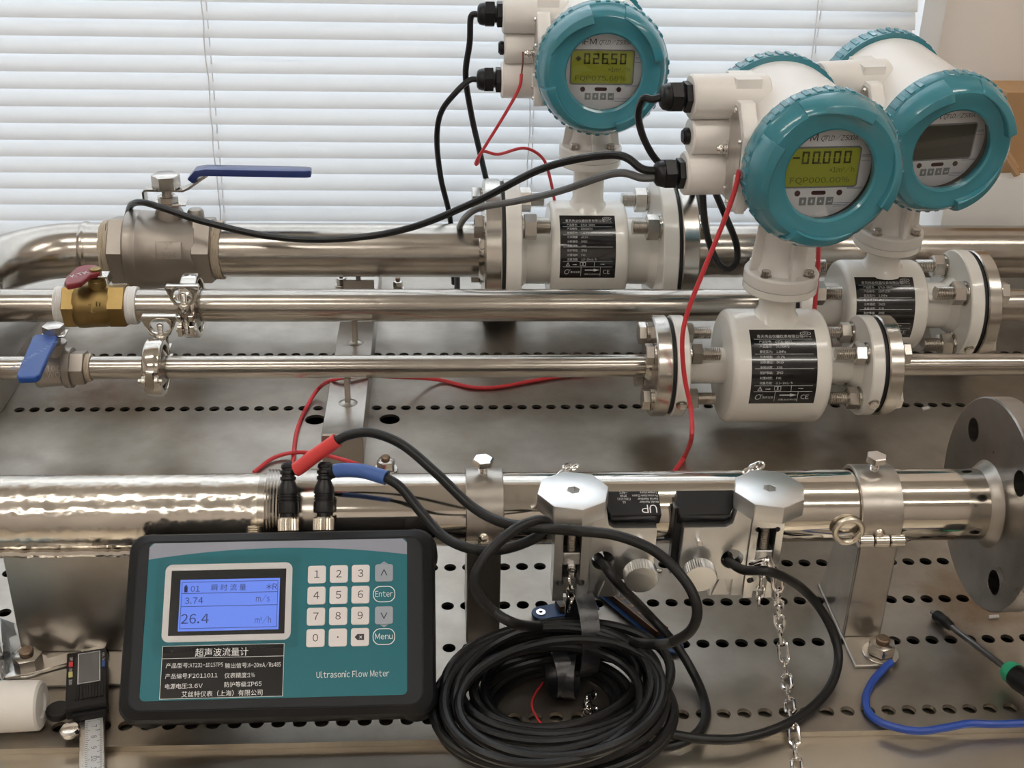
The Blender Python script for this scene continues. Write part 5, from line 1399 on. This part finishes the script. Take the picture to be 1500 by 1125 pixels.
# --- blue rule strips with amber blocks under the coil
def rule_strip(pa, pb, z, label, digits):
    A, B = PZ(*pa, z), PZ(*pb, z); d = (B - A); L = d.length; ang = math.degrees(math.atan2(d.y, d.x))
    t = thing('scale_strip', label, 'scale strip', tuple(A), rot=(0, 0, math.radians(ang)))
    kb = lambda mb, nm, mt_, par=t, **k: mb.build(nm, mt_, par, local=True, **k)
    pts = [(-6, -8), (L, -8)] + [(L + 8 * math.sin(PI * i / 10), -8 * math.cos(PI * i / 10)) for i in range(1, 10)] + [(L, 8), (-6, 8)]
    kb(MB().prism(pts, -2, 0), 'board', 'boardblue', bevel=.4, seg=1)
    kb(MB().pipe(3.6, 1.4, 0, .8, Tm(L + 1, 0, 0), 20), 'eyelet', 'chrome')
    am = kb(MB().prism([(-2, -5.5), (L - 12, -5.5), (L - 12, 5.5), (-2, 5.5)], .05, 6), 'amber_block', 'amber', bevel=.8)
    q = MB()
    for i, ch_ in enumerate(digits): q.add(*text(ch_, 6.0), Tm(5 + i * (L - 22) / max(1, len(digits) - 1), 0, 6.2) @ Rz(180))
    q.box(-1, L - 13, -5.0, -4.7, 6.0, 6.15).box(-1, L - 13, 4.7, 5.0, 6.0, 6.15)
    kb(q, 'scale_print', 'ambermark', am, smooth=False)
rule_strip((884, 862), (986, 945), 4, 'blue strip with long amber scale block, sticking out from under the cable coil', '9876543')
rule_strip((862, 884), (794, 897), 4, 'short blue strip with amber block beneath the UP-marked sensor', '21')
t = thing('loose_chain', 'short bunch of chain links lying inside the cable coil', 'chain', tuple(PZ(868, 1040, 1)))
rl = random.Random(11)
for k in range(7):
    p = PZ(868 + rl.uniform(-10, 8), 1020 + k * 6, 2.0 + rl.uniform(0, 3))
    chain_link(p, (rl.uniform(-1, 1), 1, rl.uniform(-.3, .3)), (rl.uniform(-1, 1), .2, rl.uniform(-1, 1)), 12, 6.6, 1.0).build('chain_link', 'chrome', t)

# ================================================================== cables and wires of the flow meters
def gland_tip(key, zz):
    d = MET[key]; p = Matrix.Rotation(math.radians(d['yaw']), 4, 'Z') @ Vector((-97 - 24, 12, d['hc'] + d['lz'][0 if zz > 0 else 2]))
    return Vector((d['x'], d['y'], d['z'])) + p
g = gland_tip('rear', 31)
wire('power_cable', [g, g + Vector((-8, 0, -3)), PY(688, 62, g.y), PY(682, 110, g.y + 5), PY(690, 165, g.y + 20), PY(701, 215, g.y + 35), PY(714, 270, g.y + 60), PY(728, 330, g.y + 85), (PY(735, 350, g.y + 90).x, g.y + 90, 4)], 3.3, 'cable', 'black cable from the upper gland of the rear flow meter', 'cable')
g = gland_tip('rear', -31)
wire('signal_cable', [g, g + Vector((-9, 0, -1)), PY(668, 135, g.y - 4), PY(646, 165, g.y), PY(640, 205, g.y + 10), PY(646, 262, g.y + 30), PY(660, 325, g.y + 60), (PY(665, 345, g.y + 75).x, g.y + 75, 4)], 3.1, 'cable', 'black cable looping left from the lower gland of the rear flow meter', 'cable')
g = gland_tip('front', 31)
wire('power_cable', [g, g + Vector((-8, 0, -2)), PY(942, 145, g.y + 5), PY(935, 170, g.y + 20), PY(944, 205, g.y + 40), PY(965, 238, g.y + 60), PY(1000, 258, g.y + 100), PY(1018, 280, 1290), PY(1022, 310, 1350), (PY(1024, 330, 1385).x, 1385, 4)], 3.3, 'cable', 'dark cable curling down from the upper gland of the nearest flow meter', 'cable')
g = gland_tip('front', -31)
wire('signal_cable', [g + Vector((2, 0, 3)), g + Vector((-12, 1, 4)), PY(900, 227, g.y + 15), PY(800, 245, g.y + 60), PY(700, 294, 1150), PY(600, 334, 1190), PY(500, 350, 1205), PY(400, 347, 1220), PY(300, 325, 1240), PY(245, 307, 1252), PY(212, 297, 1265), PY(194, 299, 1290), PY(188, 312, 1325), PY(187, 335, 1345), (PY(187, 340, 1350).x, 1352, 4)], 3.6, 'cable', 'thick black cable sweeping from the nearest flow meter to the large lever valve', 'cable')
wire('signal_cable', [g + Vector((2, 0, -3)), g + Vector((-12, 1, -4)), PY(900, 254, g.y + 20), PY(820, 280, g.y + 90), PY(760, 294, 1190), PY(705, 304, 1200), PY(683, 317, 1240), PY(673, 333, 1290), PY(670, 345, 1345), (PY(670, 350, 1355).x, 1357, 4)], 3.5, 'greycable', 'grey cable running from the nearest flow meter over the rear flange', 'cable')
wire('spare_cable', [PY(1029, 262, 1050), PY(1030, 300, 1060), PY(1036, 345, 1075), PY(1050, 382, 1085), PY(1066, 394, 1090), PY(1079, 382, 1095), PY(1078, 355, 1100), PY(1062, 315, 1095), PY(1045, 275, 1080), PY(1036, 258, 1065)], 3.3, 'cable', 'black cable loop hanging below the terminal block of the nearest flow meter', 'cable')
d = MET['front']
wire('earth_wire', [PY(1083, 249, 976), PY(1076, 280, 976), PY(1060, 325, 976), PY(1030, 398, 975), PY(1008, 455, 972), PY(1000, 490, 968), PY(1000, 525, 966), PY(1004, 560, 962), PY(1012, 600, 955), PY(1013, 640, 930), PZ(1003, 668, 4), PZ(988, 690, 3), PZ(975, 705, 2.4)], 2.1, 'red', 'long red earth wire hanging from the nearest flow meter down to the bench')
wire('earth_wire', [PY(1199, 360, 1062), PY(1198, 395, 1064), PY(1195, 430, 1068), PY(1192, 470, 1080), PZ(1190, 520, 3)], 2.1, 'red', 'short red earth wire behind the neck of the nearest flow meter')
d = MET['rear']; ty = d['y'] - 3
wire('bare_lead', [PY(766, 76, ty - 4), PY(766, 90, ty - 8), PY(764, 108, ty - 10)], .9, plain('copper_lead', (.20, .06, .05), .5), 'thin bare lead on the earth screw of the rear flow meter')
wire('earth_wire', [PY(764, 108, ty - 10), PY(760, 130, ty - 12), PY(738, 170, ty - 10), PY(712, 212, ty - 6), PY(698, 236, ty - 4), PY(699, 240, ty), PY(707, 222, ty + 6), PY(730, 226, ty + 8), PY(768, 217, ty + 10), PY(795, 232, ty + 16), PY(806, 262, ty + 22), PY(813, 300, ty + 30), PY(816, 330, ty + 70), (PY(816, 330, ty + 78).x, ty + 80, 3)], 1.7, 'red', 'red earth wire with a kink hanging from the rear flow meter')
wire('table_wire', [PZ(428, 700, 2), PZ(430, 670, 2), PZ(434, 635, 2), PZ(445, 605, 2), PZ(466, 570, 8), PZ(490, 556, 32.5), PZ(530, 551, 33), PZ(575, 552, 26), PZ(640, 556, 4), PZ(690, 567, 2.2), PZ(730, 567, 2.2), PZ(780, 558, 2.2), PZ(840, 549, 2.2), PZ(900, 545, 2.2)], 2.0, 'red', 'red wire lying on the bench under the slim pipe and over the channel beam')
wire('table_wire', [PZ(372, 692, 2), PZ(400, 671, 3), PZ(430, 663, 6), PZ(460, 664, 14), PZ(490, 670, 30), PZ(520, 679, 31), PZ(550, 690, 6), PZ(570, 700, 2.5)], 1.9, 'red', 'red wire arching behind the two black plugs')
wire('table_wire', [PZ(795, 1000, 1), PZ(783, 1018, 1), PZ(779, 1034, 1), PZ(786, 1050, 1), PZ(797, 1066, 1)], .8, 'red', 'thin red wire inside the cable coil')
wire('loose_wire', [PZ(1306, 970, 6), PZ(1296, 978, 5), PZ(1277, 1000, 3), PZ(1268, 1024, 3), PZ(1275, 1047, 3), PZ(1300, 1062, 4), PZ(1345, 1071, 6), PZ(1385, 1066, 6), PZ(1420, 1060, 5), PZ(1460, 1061, 4), PZ(1530, 1058, 3)], 2.7, 'bluewire', 'blue wire curling over the front edge of the bench beside the pipe stand foot')

# ================================================================== loose tools and odds and ends
# screwdriver
a, b = PZ(1371, 901, 5), PZ(1483, 986, 13); dr = (b - a); Ls = dr.length; dr.normalize()
t = thing('screwdriver', 'small screwdriver with grey shaft and black grip with green collar, lying on the bench', 'screwdriver', (a.x, a.y, 0))
T = AX(tuple(a), tuple(dr))
MB().lathe([(0, -5), (1.6, -5), (2.2, 0), (2.3, Ls)], T, 16).build('shaft', 'shaft', t)
MB().lathe([(2.3, -1), (4.2, 0), (4.8, 2), (4.2, 8), (4.6, 10), (3.4, 17), (2.4, 18)], T, 14).build('tip_collar', 'black', t)
MB().lathe([(2.4, Ls - 6), (6.2, Ls - 5.5), (7.8, Ls - 2), (8.2, Ls + 2.4), (2.4, Ls + 2.5)], T, 28).build('collar', 'green', t)
vs = []; pr = []
gp = MB(); N = 24
prof_ = [(0, Ls + 2.6), (8.0, Ls + 2.6), (8.8, Ls + 8), (8.2, Ls + 18), (9.6, Ls + 30), (10.4, Ls + 50), (10.0, Ls + 72), (7.5, Ls + 80), (0, Ls + 82)]
gp.lathe(prof_, T, N); gp.build('grip', 'black', t)
# calliper: display housing on a steel beam
ca, cb_ = PZ(130, 1040, 9), PZ(127, 1125, 2)
ang = math.degrees(math.atan2((PZ(131, 958, 9) - ca).x, (PZ(131, 958, 9) - ca).y))
o = PZ(129, 1044, 12)
cal = thing('calliper', 'digital calliper with black housing and ruled steel beam lying at the bench edge', 'calliper', (o.x, o.y, 3.2), rot=(0, 0, math.radians(-ang)))
kb = lambda mb, nm, mt_, par=cal, **k: mb.build(nm, mt_, par, local=True, **k)
bm_ = kb(MB().box(-6, 9.5, -170, 74, 0, 3.4), 'beam', 'bolt', bevel=.3, seg=1)
kb(MB().box(-2.5, 8.6, -170, -1, 3.4, 3.6), 'rule_strip', 'rule', bm_, smooth=False)
q = MB()
for i in range(110):
    y = -2 - i * 1.0; L = 3.4 if i % 10 == 0 else (2.5 if i % 5 == 0 else 1.7)
    q.box(8.4 - L, 8.4, y - .14, y + .14, 3.6, 3.65)
for i in range(60):
    y = -2.4 - i * 1.8; L = 3.0 if i % 5 == 0 else 1.7
    q.box(-2.3, -2.3 + L, y - .14, y + .14, 3.6, 3.65)
for i, s in enumerate(('7', '8', '9', '10', '11', '12', '13', '14')): q.add(*text(s, 4.4), Tm(3.2, -8 - i * 10, 3.66) @ Rz(180 + 90))
for i in range(5): q.add(*text(str(3 + i), 3.2), Tm(5.4, -12 - i * 25.4, 3.66) @ Rz(270))
kb(q, 'rule_marks', 'darkprint', bm_, smooth=False)
hs_ = kb(MB().box(-14, 12.5, 2, 60, 3.5, 13).box(-10, 11.5, -1, 3, 3.5, 9), 'housing', 'black', bevel=1.2)
kb(MB().box(-6.5, 8.2, 25, 57, 13, 13.3), 'display_rim', 'print', hs_, smooth=False)
kb(MB().box(-5.8, 7.5, 25.7, 56.3, 13.3, 13.4), 'display', 'screenlcd', hs_, smooth=False)
kb(MB().box(-12.3, -9.6, 44, 49, 13, 14.2), 'button', 'redsleeve', hs_, bevel=.3, seg=1)
kb(MB().box(-12.3, -9.6, 33, 38.5, 13, 14.2), 'button', 'yellow', hs_, bevel=.3, seg=1)
kb(MB().box(9.2, 11.4, 38.5, 45, 13, 14.2), 'button', 'bluesleeve', hs_, bevel=.3, seg=1)
q = MB()
for (s, x, y) in (('OFF', -11, 53), ('ON', -11, 41.5), ('ZERO', -11, 28.5)): q.add(*text(s, 2.6, xs=.8), Tm(x, y, 13.1) @ Rz(-90))
q.add(*text('mm/in', 2.8, xs=.8), Tm(10.3, 50.5, 13.1) @ Rz(-90))
kb(q, 'housing_print', 'whiteprint', hs_, smooth=False)
for i in range(10): kb(MB().box(-8 + i * 1.9, -7 + i * 1.9, 9, 22, 13, 13.7), 'grip_rib', 'black', hs_, smooth=False)
kb(MB().lathe([(0, -1), (7.5, -1), (8, 0), (8, 3), (7.5, 4), (0, 4)], Tm(-19, 9, 5), 20), 'thumb_wheel', 'black')
kb(MB().lathe([(0, 0), (6, 0), (6.4, 1), (6.4, 3.2), (5.4, 4.6), (0, 5.2)], Tm(-11.5, -10, 3), 24), 'lock_screw', 'chrome')
kb(MB().prism([(-14, 62), (-14, 74), (-40, 68), (-56, 60), (-56, 57), (-40, 57)], .3, 3.2), 'jaw', 'bolt', bevel=.4, seg=1)
kb(MB().prism([(-2, 74.5), (12.5, 70), (13, 66), (9.6, 60), (9.6, 74)], 0, 3.2), 'upper_jaw', 'bolt', bevel=.3, seg=1)
# bottle lying on its side
e0 = PZ(62, 1033, 17); e1 = PZ(0, 1047, 17); dv = Vector((-1, -.02, 0)).normalized()
bt_ = thing('bottle', 'small pale blue bottle with white screw cap lying on the bench', 'bottle', (e0.x, e0.y, 0))
T = AX((e0.x, e0.y, 17), tuple(dv))
MB().lathe([(0, 1.6), (7.5, 1.4), (8.8, 0), (14.6, 0), (16.2, 1.4), (16.8, 26), (14.5, 26)], T, 48).build('cap', 'bottlecap', bt_)
MB().lathe([(14.5, 26.2), (16.4, 26.2), (16.8, 28), (16.8, 110), (14, 114), (0, 114)], T, 48).build('bottle_body', 'bottle', bt_)
# crumpled clear bag at the left
rb = random.Random(5)
vs = []; fs = []; nx_, ny_ = 12, 12
p00, p10, p01, p11 = PZ(-60, 990, 3), PZ(6, 1008, 3), PZ(-70, 915, 26), PZ(0, 908, 30)
for j in range(ny_ + 1):
    for i in range(nx_ + 1):
        u, v_ = i / nx_, j / ny_
        p = p00 * (1 - u) * (1 - v_) + p10 * u * (1 - v_) + p01 * (1 - u) * v_ + p11 * u * v_
        z = p.z + rb.uniform(0, 6) + 5 * math.sin(5 * u + 3 * v_)
        vs.append((p.x + rb.uniform(-1.5, 1.5), p.y + rb.uniform(-1.5, 1.5), max(3.6, z)))
for j in range(ny_):
    for i in range(nx_): a_ = j * (nx_ + 1) + i; fs.append((a_, a_ + 1, a_ + nx_ + 2, a_ + nx_ + 1))
tipq = [PZ(0, 905, 30), PZ(57, 922, 8), PZ(22, 955, 5), PZ(8, 1000, 4)]
o_ = len(vs); vs += [tuple(p) for p in tipq]
for p, q_ in ((PZ(26, 915, 18), 0), (PZ(30, 935, 12), 0)): vs.append(tuple(p))
fs += [(o_, o_ + 4, o_ + 5, o_ + 2), (o_ + 4, o_ + 1, o_ + 5), (o_ + 5, o_ + 1, o_ + 2), (o_, o_ + 2, o_ + 3)]
bg_ = MB().add(vs, fs).build('plastic_bag', 'bag', angle=60)
tag(bg_, 'crumpled clear plastic bag lying beside the saddle stand', 'plastic bag')
sd = bg_.modifiers.new('thick', 'SOLIDIFY'); sd.thickness = .0002
# scraps
def scrap(px, py, w, l, rot, label):
    p = PZ(px, py, 1); mb = MB().prism([(-l, -w), (l * .8, -w * .8), (l, w), (-l * .7, w * .9)], .1, 1.4, Tm(p.x, p.y, 0) @ Rz(rot))
    tag(mb.build('paper_scrap', 'foam', bevel=.2, seg=1), label, 'scrap')
scrap(1356, 598, 2.4, 5, 20, 'small white scrap lying by the holes in front of the slim pipe')
scrap(1456, 903, 1.8, 4.6, 2, 'small white scrap on the bench under the big drilled flange')
# white foam box with a cardboard carton resting on it, behind the rear pipe
fx0 = PY(1385, 290, 1350).x; ft = PY(1490, 262, 1350).z
tag(MB().box(fx0, fx0 + 330, 1350, 1420, .2, ft).build('foam_box', 'foam', bevel=3), 'white foam block standing behind the rear pipe against the wall', 'foam block')
ct = thing('cardboard_carton', 'brown cardboard carton resting on the white foam block by the wall', 'carton', (fx0 + 200, 1400, ft))
cx0 = PY(1462, 200, 1372).x; czt = PY(1480, 135, 1372).z
MB().box(cx0, cx0 + 200, 1372, 1428, ft + .3, czt).build('carton_body', 'carton', ct, .8, 1)
pA, pB = PY(1482, 226, 1366), PY(1505, 262, 1352)
dF = Vector((pB.x - pA.x, pB.y - pA.y, pB.z - pA.z)).normalized()
for k, off in enumerate((0, 8)):
    f_ = MB(); Tf = AX((pA.x - 22 + off * .2, pA.y - 1 - off * .3, pA.z + 20 - off), tuple(dF), (0, 1, 0))
    fo = f_.box(-1.8, 1.8, -8, 12, 0, 42, Tf).build('flap', 'carton', ct, smooth=False)
